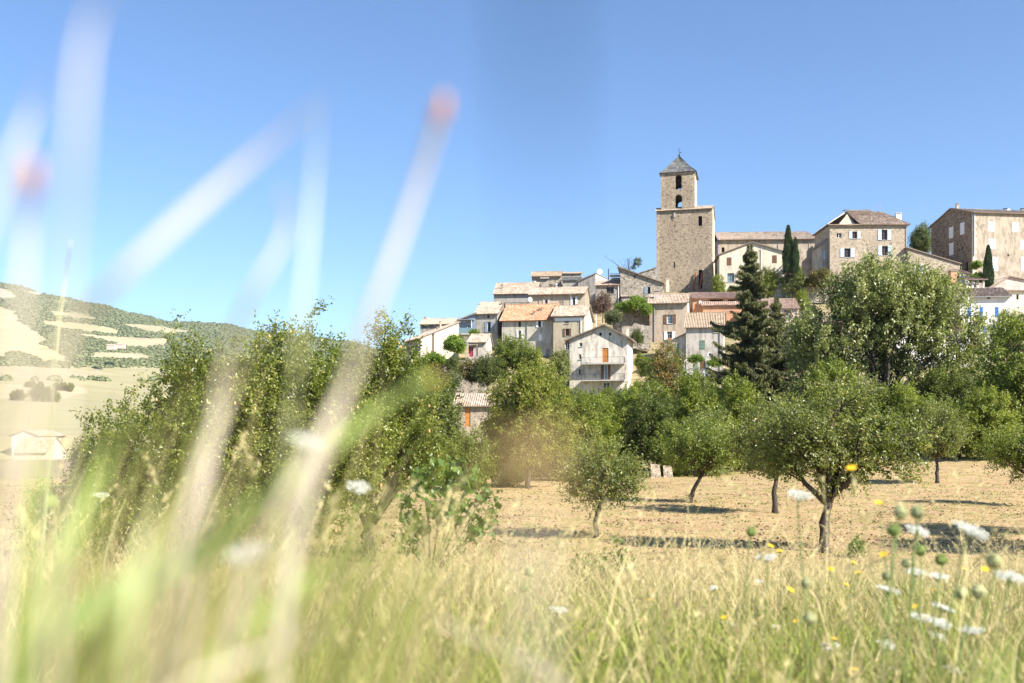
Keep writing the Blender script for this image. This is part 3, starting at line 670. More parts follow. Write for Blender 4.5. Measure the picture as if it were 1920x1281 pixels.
h = House('village_house', 'large three storey stone house with white closed shutters at the right edge', 1824, 1972, 188.6, -8, 14, 545)
h.O  # left corner is the near one
ze = h.z(1824, 398); zr = ze + 2.1
for q in ((1853, 416, 1864.6, 434), (1897.6, 418, 1910, 435.6), (1853.7, 448, 1866, 467), (1912.6, 450.6, 1925, 468.7), (1861, 482, 1870, 508.6), (1914, 482, 1926, 508.6), (1945, 420, 1957, 437)): h.win('F', *q, 'c:white_paint')
for q in ((1779.7, 427, 1787.5, 445.6), (1800.6, 419, 1808.4, 438.7), (1780, 457, 1788, 477.4)):
    h.win('L', *q, 'c:white_paint')
h.win('L', 1803.5, 462, 1805.5, 469, 'dark'); h.win('L', 1810.6, 492, 1815, 508, 'dark'); h.win('F', 1889, 477, 1892, 481, 'dark')
h.simple('gx', 'sand_plaster', ze, zr, .5, tile='tile_tan', ov=.5, gv=.35, mats={'L': 'shaded_stone'})  # left gable browned in its colour because it lies in shade
mb = MB(); zq = 0; k = 0
while zq < ze - .6:
    w1 = .75 if k % 2 else .5; hh = .62; h.fbox(mb, 'F', -.012, w1, zq, zq + hh - .02, -.3, .012); zq += hh; k += 1
mb.build('quoin', M['cream_plaster'], h.e)
h.pipe('F', 1826.5, 399, 480, 'slate_blue', .09); h.chimney(1795, 382, 397, 5, 6, 'sand_plaster')
h.chimney(1885, 391, 399, 6, 7, 'slate_blue', 'iron'); h.chimney(1917, 391, 400, 6, 7, 'grey_plaster', 'iron')
dish(1891, 396, 194, .45, 'round white satellite dish on the ridge of the large stone house')

h = House('village_house', 'white house with bright blue shutters half hidden by trees at right', 1800, 1894, 165, 8, 9, 690)
for q in ((1837.5, 575.6, 1843, 593.7), (1866, 576, 1872, 594), (1815, 576, 1821, 594)): h.win('F', *q, 'c:blue_paint')
h.win('F', 1843, 611, 1850, 632, 'd:blue_paint'); h.win('F', 1858, 612, 1866, 630, 'c:blue_paint'); h.win('F', 1851, 557.5, 1857, 560.5, 'dark', sill=False)
h.simple('gx', 'white_plaster', h.z(1850, 556), h.z(1850, 541, 4.5), .5, tile='tile_tan', ov=.5); h.gutter('F', h.z(1850, 557.5), .55)
h = House('village_house', 'pinkish gabled house with a cream lower wing at the far right edge', 1874, 1985, 172, -4, 10, 640)
h.win('F', 1905.5, 552, 1910.5, 562, 'dark'); h.win('F', 1935, 551, 1941, 562, 'w')
h.simple('mv', 'cream_plaster', h.z(1905, 546), h.z(1905, 536, 4), tile='tile_tan', ov=.5)
h = House('village_house', 'pink gable end rising behind the cream wing at the right edge', 1862, 1965, 178, -4, 9, 600)
h.simple('gy', 'pink_plaster', None, h.z(1891, 519.5), pos=h.u(1891) / h.W, zl=h.z(1862, 538), zrr=h.z(1965, 534), ov=.5, gv=.4)
h = House('roof_terrace', 'small open loggia with tiled roof and white pillars beside the cypress', 1812, 1846, 176, 4, 4, 560, 'loggia')
zt = h.z(1830, 526); z0 = h.z(1830, 545); mb = MB(); mb.box(0, h.W, 0, 4, 0, z0); mb.build('wall', M['cream_plaster'], h.e)
mb = MB(); mb.box(0, h.W, 3.7, 3.98, z0, zt); mb.build('back_wall', M['warm_grey_plaster'], h.e)
for k in range(4): mb = MB(); a = h.W * (.02 + .3 * k); mb.box(a, a + .28, .1, .38, z0, zt); mb.build('pillar', M['white_plaster'], h.e)
h.roof([((-.4, -.5, zt), (h.W + .4, -.5, zt), (h.W + .4, 4.2, zt + 1.0), (-.4, 4.2, zt + 1.0))], 'tile_red')
h = House('chimney_stack', 'square terracotta chimney block above the crown of the big tree', 1783, 1795, 178, 2, 1.2, 560, 'chimney')
mb = MB(); mb.box(0, h.W, 0, 1.2, 0, h.z(1789, 509)); mb.build('stack', M['terracotta'], h.e); mb = MB(); zt = h.z(1789, 509); mb.box(-.1, h.W + .1, -.1, 1.3, zt, zt + .18); mb.build('cap', M['tile_red'], h.e)
h = House('village_house', 'small tiled outbuilding behind the terracotta chimney block', 1796, 1818, 182, 4, 4, 560)
h.simple('mv', 'white_plaster', h.z(1806, 514), h.z(1806, 507, 4), tile='tile_red', ov=.4)

# ---------------------------------------------------------------- middle of the village
h = House('village_house', 'tan weathered house with brown and white shutters below the bell tower', 1218, 1289, 168, 12, 10, 720)
h.win('F', 1250.5, 590, 1261.5, 606.5, 'w', sh='brown_paint', shw=.5, pane='glass_blue'); h.win('F', 1251, 622, 1260, 637, 'w', sh='white_paint', shw=.6); h.win('F', 1228, 645, 1234, 656, 'dark')
h.simple('gx', 'tan_plaster', h.z(1255, 568), h.z(1255, 553.5, 5), .5, tile='tile_tan', ov=.55, gv=.3, mats={'R': 'cream_plaster'})
h.pipe('F', 1227, 571, 690, 'zinc', .07); h.chimney(1231, 546, 558, 9, 2.5, 'pink_plaster')
mb = MB(); u_, z_ = h.hit('F', 1255.5, 637); h.fbox(mb, 'F', u_ - .4, u_ + .4, z_ + .003, z_ + .2, .1, .3); mb.build('flower_box', M['terracotta'], h.e)
h = House('village_house', 'orange rendered house with two stepped red tiled roofs below the tower', 1299, 1402, 176, 6, 8, 690)
for q in ((1330.5, 561.5, 1356, 564.8), (1365, 561.5, 1391, 564.8)): h.win('F', *q, 'dark', sill=False)
h.win('F', 1309, 591, 1318, 597, 'w', pane='glass_blue'); h.win('F', 1336, 584.5, 1348, 588, 'w', pane='glass_blue')
h.simple('mv', 'terracotta_plaster', h.z(1350, 559), h.z(1350, 549, 8), tile='tile_red', ov=.4)
za = h.z(1350, 574, -1.6); u0, u1 = h.u(1317), h.u(1400)
h.roof([((u0 - .3, -1.9, za), (u1, -1.9, za), (u1, -.1, h.z(1350, 566.5)), (u0 - .3, -.1, h.z(1350, 566.5)))], 'tile_red', 'porch_roof', rib=.34)
mb = MB(); mb.box(u0, u1 - .1, -1.5, -.004, 0, za + .05); mb.build('porch_wall', M['terracotta_plaster'], h.e)
mb = MB(); u_, z_ = h.hit('F', 1312.5, 568); mb.box(u_ - .22, u_ + .22, -.45, -.06, z_ - .3, z_ + .3); mb.build('wall_lantern', M['white_paint'], h.e)
h = House('village_house', 'long pale house with ribbed tile roof behind the spruce', 1404, 1498, 166, 5, 8, 760)
h.win('F', 1473.5, 582, 1482, 597.5, 'b', pane='glass_blue', sh='brown_paint', shw=.3); h.win('F', 1428, 584, 1436, 598, 'b', pane='glass_blue'); h.win('F', 1426, 625, 1434, 642, 'w'); h.win('F', 1458, 625, 1466, 642, 'w')
h.simple('gx', 'pink_plaster', h.z(1450, 578), h.z(1450, 562, 4), .5, tile='tile_red', ov=.4)
h = House('village_house', 'pinkish house front seen through the branches of the big tree', 1503, 1655, 158, 5, 9, 760)
for q in ((1530, 628, 1541, 636), (1560, 626, 1568, 640), (1600, 626, 1608, 640), (1637, 626, 1645, 640), (1560, 662, 1568, 678), (1600, 662, 1608, 678)): h.win('F', *q, 'w', sh='pale_blue' if q[0] > 1590 else None)
h.simple('gx', 'pink_plaster', h.z(1580, 610), h.z(1580, 594, 4.5), .5, tile='tile_red')
h = House('village_house', 'pale rendered house with a small white window behind the big tree', 1662, 1815, 157, 4, 9, 760)
for q in ((1792, 634, 1801, 640), (1700, 640, 1708, 655), (1740, 640, 1748, 655), (1770, 668, 1778, 690)): h.win('F', *q, 'w', sh='blue_paint' if q[1] > 660 else None)
h.simple('gx', 'white_plaster', h.z(1740, 622), h.z(1740, 606, 4.5), .5, tile='tile_red')

h = House('village_house', 'grey house with green shutters and a vine covered terrace', 1286, 1357, 152, 13, 8.5, 740)
h.win('F', 1338.5, 614.5, 1346.5, 623.3, 'w'); h.win('F', 1312, 638, 1322, 655, 'c:green_paint', sill=False)
h.win('F', 1312, 676, 1322, 702.5, 'd:brown_paint'); 
h.simple('gx', 'warm_grey_plaster', h.z(1320, 613.5), h.z(1350, 587, 5.5), 5.5 / 8.5, tile='tile_plain', ov=.4, gv=.25, mats={'R': 'cream_plaster'})  # sun on the right wall is put into its lighter plaster colour
h.chimney(1366, 583, 595, 5, 4.5, 'terracotta', 'concrete'); h.pipe('F', 1350, 616, 700, 'zinc', .06)
for a, b in ((1301.5, 1308), (1324, 1330)):
    mb = MB(); u0, z1 = h.hit('F', a, 677); u1, z0 = h.hit('F', b, 702.5); h.fbox(mb, 'F', u0, u1, z0, z1, .03, .08); mb.build('shutter', M['green_paint'], h.e)
za = h.z(1310, 704, -2.2); u0, u1 = h.u(1283), h.u(1334)
mb = MB(); mb.box(u0, u1, -2.2, -.004, za - .25, za); mb.build('terrace_slab', M['concrete'], h.e)
mb = MB(); mb.box(u1 - 1.0, u1 + .1, -2.3, -.006, 0, za - .26); mb.box(u0 + .2, u0 + .9, -2.1, -.006, 0, za - .26); mb.build('terrace_wall', M['grey_plaster'], h.e)
mb = MB()
for k in range(28): a = u0 + .03 + (u1 - u0 - .06) * k / 27; mb.tube([(a, -2.15, za), (a, -2.15, za + 1.0)], .014, 4)
mb.tube([(u0, -2.15, za + 1.0), (u1, -2.15, za + 1.0)], .025, 5); mb.build('railing', M['glass_blue'], h.e)
mb = MB()
for a in (u0 + .1, u1 - .15): mb.tube([(a, -2.1, za), (a, -2.1, za + 2.1), (a + .3, -1.6, za + 2.45), (a + .3, -.05, za + 2.5)], .035, 5)
mb.tube([(u0 + .3, -1.7, za + 2.42), (u1, -1.7, za + 2.42)], .03, 5); mb.build('pergola_frame', M['white_paint'], h.e)
TERR = h; TERR_Z = za
w_ = House('village_wing', 'low wing with sloping roof and green shutters left of the vine terrace', 1244.5, 1285, 154, 13, 7, 740)
w_.win('F', 1265.3, 644, 1273, 657.3, 'c:green_paint'); w_.win('F', 1265.3, 673.5, 1272.5, 688.5, 'c:green_paint')
w_.simple('mu', 'warm_grey_plaster', None, zl=w_.z(1244.5, 646.5), zrr=w_.z(1285, 627), ov=.35, gv=.3)
dish(1330.5, 665.5, 149.6, .36, 'white satellite dish with a dark emblem above the vine terrace', (-.25, -1, .2))
def chair(px, label, rz):
    c = TERR; u_ = c.u(px, -1.2); w = c.O + Vector((u_ * c.c - 1.2 * c.s, -u_ * c.s - 1.2 * c.c, TERR_Z)); e = link('garden_chair', None, loc=w, rz=rz); tag(e, label, 'chair', 'white garden chairs on the terrace')
    mb = MB(); mb.box(-.24, .24, -.23, .23, .41, .45); mb.build('seat', M['white_paint'], e)
    mb = MB(); mb.hexa([(-.24, .2, .46), (.24, .2, .46), (.24, .24, .46), (-.24, .24, .46), (-.22, .3, .9), (.22, .3, .9), (.22, .34, .9), (-.22, .34, .9)]); mb.build('backrest', M['white_paint'], e)
    for a in (-1, 1):
        for q in (-.2, .2): mb = MB(); mb.tube([(a * .22, q, .41), (a * .26, q * 1.2, 0)], .022, 5); mb.build('leg', M['white_paint'], e)
        mb = MB(); mb.tube([(a * .25, .25, .66), (a * .26, -.18, .64), (a * .25, -.2, .42)], .024, 5); mb.build('armrest', M['white_paint'], e)
chair(1301, 'white plastic garden chair on the vine terrace, next to the vine stem', 1.2); chair(1317, 'white plastic garden chair on the vine terrace, below the satellite dish', -1.0)

# house with two balconies
h = House('balcony_house', 'pale gabled house with two long concrete balconies and orange doors', 1068, 1176, 150, 12, 9.5, 775)
for q in ((1086.5, 642.5, 1092, 650), (1085.5, 664.5, 1090, 674), (1084.5, 691.5, 1089, 703)): h.win('F', *q, 'w')
h.win('F', 1123.6, 624, 1128, 629.5, 'dark', sill=False); h.win('F', 1141.8, 624, 1146, 629.3, 'dark', sill=False)
h.win('F', 1129.3, 652.6, 1140.7, 679.5, 'd:orange_paint', rev=.12); h.win('F', 1133, 684.5, 1139.2, 711, 'w', pane='glass_blue', sill=False, rev=.12)
h.win('F', 1131.3, 717.6, 1143.4, 732.6, 'w'); h.win('F', 1134.5, 750, 1143.5, 766, 'w', sill=False)
h.win('R', 1192.7, 662, 1195.4, 680, 'c:orange_paint'); h.win('R', 1190.5, 690, 1194, 706, 'd:brown_paint')
h.simple('gy', 'balcony_plaster', None, h.z(1132, 610.5), pos=h.u(1132) / h.W, zl=h.z(1068, 637), zrr=h.z(1176, 633), ov=.75, gv=.7, tile='tile_tan', mats={'R': 'white_plaster'})  # right wall made white in colour for the sun it catches
for a, b in ((1127.2, 1132.4), (1139.8, 1144.6)):
    mb = MB(); u0, z1 = h.hit('F', a, 684.5); u1, z0 = h.hit('F', b, 711); h.fbox(mb, 'F', u0, u1, z0, z1, .02, .07); mb.build('shutter', M['brown_paint'], h.e)
u0, u1 = h.u(1091), h.u(1171.5)
for yy, nm in ((681, 'balcony'), (712.5, 'balcony')):
    za = h.z(1130, yy, -1.25); mb = MB(); mb.box(u0, u1, -1.3, -.004, za - .16, za); s_ = mb.build(nm, M['concrete'], h.e)
    mb = MB()
    for k in range(64): a = u0 + .04 + (u1 - u0 - .08) * k / 63; mb.tube([(a, -1.25, za), (a, -1.25, za + .92)], .008, 4, False)
    mb.tube([(u0, -1.25, za + .93), (u1, -1.25, za + .93)], .02, 5); mb.tube([(u0, -1.25, za + .06), (u1, -1.25, za + .06)], .012, 4)
    for q in (u0, u1):
        mb.tube([(q, -1.25, za + .93), (q, -.02, za + .93)], .02, 5)
        for k in range(7): mb.tube([(q, -.1 - k * .18, za), (q, -.1 - k * .18, za + .92)], .008, 4, False)
    mb.build('railing', M['iron'], s_)
h.chimney(1176, 612, 628, 5.2, 4.5, 'cream_plaster'); h.pipe('R', 1201, 645, 720, 'zinc', .07)
BALC = h
za = h.z(1130, 681, -1.25); tb = link('side_table', None, loc=h.O + Vector((h.u(1108) * h.c - .7 * h.s, -h.u(1108) * h.s - .7 * h.c, za))); tag(tb, 'small round white table on the upper balcony', 'table')
mb = MB(); mb.lathe([(.02, .70), (.42, .70), (.42, .74), (.02, .74)], 14); mb.build('table_top', M['white_paint'], tb); mb = MB(); mb.lathe([(.25, 0), (.2, .04), (.04, .08), (.04, .7)], 10); mb.build('pedestal', M['zinc'], tb)

# terrace of houses with the orange roof
h = House('village_house', 'beige end house with brown shutters adjoining the orange roofed house', 1037.5, 1096, 162, 12, 10, 720)
h.win('F', 1058.5, 599, 1066.5, 606.5, 'w', pane='glass'); h.win('F', 1060, 616.5, 1067, 630, 'b', sh='brown_paint', shw=.5); h.win('F', 1059, 642, 1068, 656, 'w'); h.win('F', 1059, 674, 1068, 690, 'w')
h.simple('gx', 'beige_plaster', h.z(1065, 592), h.z(1065, 574.5, 5), .5, tile='tile_tan', ov=.5, gv=.35, mats={'R': 'cream_plaster'})  # lit right side gets a paler plaster, its brightness painted in
u0, zq = h.hit('F', 1040, 599); mb = MB(); h.fbox(mb, 'F', .25, h.W - .35, zq - .3, zq + .2, .002, .04); mb.build('painted_band', M['white_paint'], h.e)
h.eaves('F', 'sand_plaster', h.z(1065, 592)); h.pipe('R', 1117.5, 580, 650, 'white_paint', .09); h.chimney(1082, 570, 578, 4, 4.8, 'terracotta'); h.pipe('F', 1089, 598, 690, 'white_paint', .06)
h = House('village_house', 'long olive grey house with bright orange tiled roof', 941, 1037, 164.7, 12, 11, 720)
h.win('F', 972, 602.5, 977, 613.5, 'b', sill=False); h.win('F', 1009.3, 601.8, 1014.2, 613.5, 'b', sh='white_paint', shw=.75); h.win('F', 972, 620, 977, 633.5, 'w', sh='white_paint', shw=.6)
h.win('F', 1010, 627, 1016, 639, 'c:white_paint'); h.win('F', 1023.5, 655, 1030.5, 670, 'w'); h.win('F', 955, 640, 961, 652, 'w')
zr = h.z(1035, 571, 5.5)
h.simple('gx', 'olive_plaster', h.z(990, 599.5), zr, .5, tile='tile_orange', ov=.5, gv=.3); h.eaves('F', 'sand_plaster', h.z(990, 599.5))
h.pipe('F', 988, 602, 700, 'zinc', .06)
h.chimney(1051.5, 563, 579, 5, 4.2); h.chimney(1001.5, 583, 591.5, 5, 1.6); h.chimney(1013.5, 577, 585, 6, 3.0); 
h = House('village_house', 'narrow house with lichen tiles wedged left of the orange roof', 932, 1000, 172, 10, 9, 700)
h.win('F', 936, 598, 939, 606, 'dark'); h.simple('gx', 'grey_plaster', h.z(950, 589.5), h.z(950, 574, 4.5), .5, tile='tile_tan', ov=.5); h.chimney(969.5, 578, 588, 6, 1.5)
h = House('village_house', 'shaded grey house with slate blue shutters and an annex balcony', 893, 933, 168.5, 10, 9, 690)
h.win('F', 913.5, 603.5, 920, 622.5, 'w', sh='slate_blue', shw=.65); h.win('F', 913.5, 591.5, 917, 596, 'dark', sill=False)
h.simple('gx', 'grey_plaster', h.z(912, 587.5), h.z(925, 567, 5), 5 / 9, tile='tile_tan', ov=.5, gv=.3); h.chimney(942, 566, 578, 5, 3.5); h.chimney(898.5, 570, 583, 4, 3.5, 'white_plaster', 'concrete')
h.pipe('F', 932, 590, 660)
w_ = House('balcony_annex', 'lean-to coloured bluish for its shade, with glass railed balcony and climbing vine', 862, 892, 169, 10, 6, 690)
za = w_.z(876, 625.5, -1.0); w_.win('F', 876, 609, 883, 616, 'w'); w_.win('F', 869, 630, 886, 642, 'c:white_paint'); w_.win('F', 868, 596, 876, 602, 'w', pane='glass_blue')
w_.simple('mu', 'slate_blue', None, zl=w_.z(862, 600), zrr=w_.z(892, 589), ov=.4, gv=.4)  # bluish wall colour stands in for shade
mb = MB(); mb.box(0, w_.W - .3, -1.4, -.004, za - .2, za); mb.build('balcony_slab', M['concrete'], w_.e); mb = MB(); mb.box(.03, w_.W - .33, -1.36, -1.33, za + .05, za + .95); mb.build('glass_railing', M['glass_blue'], w_.e)
for q in (.08, w_.W - .45): mb = MB(); mb.tube([(q, -1.3, za), (q, -1.3, za + 2.3)], .05, 6); mb.build('post', M['white_paint'], w_.e)
mb = MB(); mb.box(-.1, w_.W - .2, -1.5, -.005, za + 2.3, za + 2.38); mb.build('canopy', M['zinc'], w_.e)
h = House('village_house', 'cream house with a long sloping tiled roof at the left end', 788.7, 860, 163, -24, 9, 735)
h.win('F', 799, 650.5, 801.6, 669, 'd:orange_paint'); h.win('F', 806, 622, 807.6, 627, 'dark')
h.simple('mu', 'cream_plaster', None, zl=h.z(788.7, 634), zrr=h.z(860, 605.5), ov=.5, gv=.25, tile='tile_tan', mats={'L': 'grey_plaster'})  # left wall greyed to paint in its shade
h.pipe('F', 812.6, 625, 665, 'old_wood', .12); h.chimney(821, 613, 624, 5, 3.0, 'grey_plaster'); h.chimney(826, 602, 612, 3.5, 4.0)
h = House('village_house', 'dark fronted house whose tiled roof shows over the cream house', 788, 849, 176, 6, 9, 680)
h.win('F', 793, 611.5, 801, 616, 'b', pane='glass_blue', sill=False); h.simple('gx', 'grey_plaster', h.z(820, 608), h.z(820, 598.5, 4.5), .5, tile='tile_tan'); h.chimney(797, 594, 600, 4, 4, 'terracotta')
h = House('village_house', 'small house with magenta door and tiled porch canopy', 878.5, 911, 156, 8, 6, 710)
h.win('F', 879.5, 650.5, 887.5, 669, 'd:magenta_paint'); h.win('F', 892, 650.5, 896, 669, 'd:old_wood')
h.simple('gx', 'warm_grey_plaster', h.z(895, 641.5), h.z(905, 627.5, 4), 4 / 6, tile='tile_tan')
mb = MB(); zq = h.z(887, 646.5); mb.hexa([(-.3, -1.2, zq - .25), (h.u(897), -1.2, zq - .1), (h.u(897), -.01, zq), (-.3, -.01, zq), (-.3, -1.2, zq - .15), (h.u(897), -1.2, zq), (h.u(897), -.01, zq + .1), (-.3, -.01, zq + .1)]); mb.build('canopy', M['sand_plaster'], h.e)
for q in (-.2, h.u(896.5)): mb = MB(); mb.tube([(q, -1.15, 0), (q, -1.15, zq - .15)], .05, 5); mb.build('post', M['zinc'], h.e)

# upper back row
h = House('village_house', 'rubble house with a broad tan roof at the top left of the village', 926, 1006, 190, 7, 11, 640)
h.win('F', 942.5, 564.5, 946, 568, 'c:red_paint', sill=False); h.simple('gx', 'grey_stone', h.z(960, 550.5), h.z(960, 531.5, 5.5), .5, tile='tile_tan', ov=.5)
mb = MB(); zq = h.z(960, 552); mb.box(.02, h.W - .02, -.05, -.003, zq - 1.6, zq - .1); mb.build('render_band', M['grey_plaster'], h.e); h.chimney(941.5, 533, 545, 4, 2.4, 'grey_plaster')
h = House('village_house', 'tall ruinous stone house with a flat pale roof on the skyline', 997, 1051.5, 200, 5, 8, 600)
h.win('F', 1029, 533, 1036, 541, 'd:old_wood'); h.win('F', 1002, 527.5, 1005, 530.5, 'c:white_paint', sill=False); h.simple('gx', 'grey_stone', h.z(1025, 518), h.z(1025, 510.5, 4.5), .55, tile='tile_plain', ov=.5)
mb = MB(); u0, zq = h.hit('F', 1013, 522); u1, _ = h.hit('F', 1030, 522); h.fbox(mb, 'F', u0, u1, zq - .1, zq + .1, .01, .5); mb.build('lintel_canopy', M['concrete'], h.e)
mb = MB(); u0, zq = h.hit('F', 1042, 535); u1, _ = h.hit('F', 1046, 535); h.fbox(mb, 'F', u0, u1, zq - .8, zq + .3, .01, .25); mb.build('buttress', M['white_plaster'], h.e)
h = House('village_house', 'dark flat roofed block behind the ruinous stone house', 1052.5, 1090, 203, 5, 8, 600)
h.simple('mv', 'grey_plaster', h.z(1070, 513.5), h.z(1070, 511.5, 8), tile='tile_plain', ov=.3)
w_ = House('village_wing', 'low shed with a metal roof under the dark flat roofed block', 1055, 1088, 199, 5, 3, 600); w_.simple('mv', 'grey_plaster', w_.z(1070, 526), w_.z(1070, 521, 3), tile='slate', ov=.3)
h = House('village_house', 'long beige house with one rising roof line above the orange roof', 993, 1097, 178, 10, 8, 650)
h.win('F', 1021.8, 561, 1026.8, 570.5, 'w', sh='warm_grey_plaster', shw=.8); h.win('F', 1073.7, 556.6, 1078.5, 573.5, 'w', sh='white_paint', shw=.8, sill=False)
h.simple('gx', 'beige_plaster', h.z(1045, 551), h.z(1045, 540, 4), .5, tile='tile_tan', ov=.6, mats={'R': 'pale_stone'}); h.pipe('F', 1057, 550, 580); h.pipe('F', 1011, 556, 580)
dish(993.5, 562, 176, .42, 'grey satellite dish fixed to the corner of the long beige house', (.5, -1, .2))
h = House('village_house', 'house with a bright white side wall and rising roof on the skyline', 1084, 1117, 197, 22, 7.5, 590)
h.simple('mu', 'warm_grey_plaster', None, zl=h.z(1084, 528), zrr=h.z(1117, 514), ov=.3, gv=.2, mats={'R': 'white_plaster'})  # grey of the front is painted shade on a white house
dish(1124, 510, 200, .55, 'round white satellite dish on the white skyline wall', (.2, -1, .1)); 
h = House('village_house', 'stone front with wide dark window under a small red roof', 1117, 1161, 187, 9, 7, 610)
h.win('F', 1137, 538.5, 1151, 551, 'b', pane='glass'); h.win('F', 1140, 568, 1145, 578, 'dark'); h.simple('mv', 'grey_stone', h.z(1140, 535), h.z(1140, 525.5, 6), tile='tile_red', ov=.4); h.pipe('F', 1159.5, 537, 570, 'white_paint', .07)
h = House('roof_deck', 'dark roof deck with iron railing and stove pipe on the skyline', 1143, 1163, 194, 8, 5, 560, 'roof deck')
zq = h.z(1153, 521); mb = MB(); mb.box(0, h.W, 0, 5, 0, zq); mb.build('wall', M['grey_plaster'], h.e); mb = MB()
for k in range(16): mb.tube([(h.W * k / 15, .05, zq), (h.W * k / 15, .05, zq + .85)], .02, 4)
mb.tube([(0, .05, zq + .86), (h.W, .05, zq + .86)], .03, 5); mb.build('railing', M['iron'], h.e)
mb = MB(); mb.box(-.1, h.W + .1, 3, 5, zq + .9, zq + 1.05); mb.build('shade_roof', M['slate'], h.e); mb = MB(); mb.tube([(-.3, 2, zq - .5), (-.3, 2, zq + 2.1)], .1, 6); mb.build('stove_pipe', M['iron'], h.e)
h = House('village_house', 'grey rubble stone house with a single long sloping roof beside the tower', 1163, 1243, 186, 9, 8, 620)
h.win('F', 1214.7, 538, 1219.3, 550.6, 'dark'); h.win('F', 1188.8, 516, 1191, 522.5, 'dark', sill=False); h.win('F', 1172, 566, 1175, 573, 'dark', sill=False)
h.simple('mu', 'grey_stone', None, zl=h.z(1163, 503), zrr=h.z(1243, 531), ov=.6, gv=.4, tile='tile_tan', mats={'R': 'white_plaster'})  # white of the right wall stands in for sunlight on it
u0, z1 = h.hit('F', 1208, 537.5); u1, z0 = h.hit('F', 1214.4, 550.8); mb = MB(); h.fbox(mb, 'F', u0, u1, z0, z1, .03, .08); mb.build('shutter', M['slate_blue'], h.e)
mb = MB(); a, zq = h.hit('F', 1166, 557.5); b_, _ = h.hit('F', 1192, 557.5); h.fbox(mb, 'F', a, b_, 0, zq, .003, 1.0); mb.build('low_wall', M['grey_stone'], h.e)
h.roof([((a - .1, -1.2, zq - .1), (b_ + .1, -1.2, zq - .1), (b_ + .1, -.01, zq + .2), (a - .1, -.01, zq + .2))], 'tile_tan', 'low_roof')
h.chimney(1252, 521, 540, 6, 3, 'cream_plaster', 'cream_plaster')
h = House('village_shed', 'dark shed roof tucked between the rubble house and the tower', 1201, 1230, 200, 6, 5, 560, 'shed')
h.simple('mu', 'grey_stone', None, zl=h.z(1201, 512), zrr=h.z(1230, 503), ov=.2)
# hut in the trees, low houses far left
h = House('stone_hut', 'small rubble hut with tiled roof and orange door below the village', 853, 935, 106, 4, 5, 830, 'hut')
h.win('F', 872, 765, 882, 800, 'd:orange_paint', part='door'); h.simple('gx', 'pale_stone', h.z(890, 760.5), h.z(890, 740, 3), .6, tile='tile_tan', ov=.4, gv=.25)
h = House('farm_house', 'white gabled farm building far below at the left edge', 22, 69, 235, 0, 14, 855, 'house')
h.simple('gy', 'white_plaster', None, h.z(45, 808), pos=.5, zl=h.z(22, 817), zrr=h.z(69, 817), ov=.6, gv=.3, tile='tile_red')
h = House('farm_house', 'low farm roof of pink tiles at the left edge below the white gable', 26, 86, 222, 0, 10, 870, 'house')
h.simple('gx', 'pink_plaster', h.z(55, 848), h.z(55, 821, 5.5), .5, tile='tile_red', ov=.4)
for (x0, x1, yb, yt, Yf, lb) in ((200, 214, 651, 645, 1560, 'pair of'), (218, 232, 649, 643, 1600, 'single')):
    h = House('far_farm', 'tiny pink roofed farm house on the far slope, ' + ('nearer the village' if lb == 'single' else 'nearer the left edge'), x0, x1, Yf, 0, 9, yb, 'house', 'farm houses on the far slope')
    h.simple('gx', 'pink_plaster', h.z(x0 + 5, yb - 3), h.z(x0 + 5, yt, 4), .5, tile='tile_red', parts=False)

# retaining walls of the terraces between the houses
def stone_wall(name, label, pts, Y, th, hgt, mt='grey_stone', seed=1):
    """rough dry stone wall with an uneven top along a line given by photo columns and rows of its crest"""
    g = np.random.default_rng(seed); top = [P(a, b, Y + (i * .0)) for i, (a, b) in enumerate(pts)]
    path = []
    for a, b in zip(top[:-1], top[1:]):
        k = max(2, int((b - a).length / .5)); path += [a.lerp(b, i / k) for i in range(k)]
    path.append(top[-1]); o0 = path[0].copy(); mb = MB(); n = len(path)
    e = link(name, None, loc=o0); tag(e, label, 'wall', 'dry stone terrace walls')
    jz = g.normal(0, .12, n); rows = []
    for i, p in enumerate(path):
        q = p - o0; r_ = [mb.pt((q.x, g.normal(0, .05), q.z - hgt)), mb.pt((q.x, g.normal(0, .06), q.z - hgt * .5)), mb.pt((q.x, g.normal(.05, .05), q.z + jz[i])), mb.pt((q.x, th, q.z + jz[i] * .6)), mb.pt((q.x, th, q.z - hgt))]
        rows.append(r_)
    for a, b in zip(rows[:-1], rows[1:]):
        for k in range(4): mb.f.append([a[k], b[k], b[k + 1], a[k + 1]])
    mb.f.append(rows[0]); mb.f.append(rows[-1][::-1]); mb.build('stonework', M[mt], e)
stone_wall('terrace_wall', 'tall grey retaining wall below the rubble stone house', [(1150, 596), (1172, 582), (1190, 583), (1219, 584)], 172, 1.0, 5.0, seed=1)
stone_wall('terrace_wall', 'lower rocky terrace wall between the balcony house and the tan house', [(1166, 612), (1190, 608), (1219, 611)], 164, 1.0, 4.0, seed=2)
stone_wall('terrace_wall', 'wall of pale rubble under the ivy by the tan house', [(1176, 572), (1219, 570)], 177, 1.0, 3.0, 'pale_stone', seed=3)
stone_wall('terrace_wall', 'grey wall below the brown bush right of the church', [(1496, 522), (1530, 518), (1556, 520)], 188, .8, 5.0, seed=4)
stone_wall('terrace_wall', 'dark retaining wall under the vine arbour on the left', [(792, 672), (838, 672), (880, 676), (915, 690)], 152, .8, 6.0, 'grey_stone', seed=5)
stone_wall('terrace_wall', 'white low wall in front of the white house at right', [(1800, 655), (1840, 652), (1910, 655)], 158, .5, 3.0, 'pale_stone', seed=7)
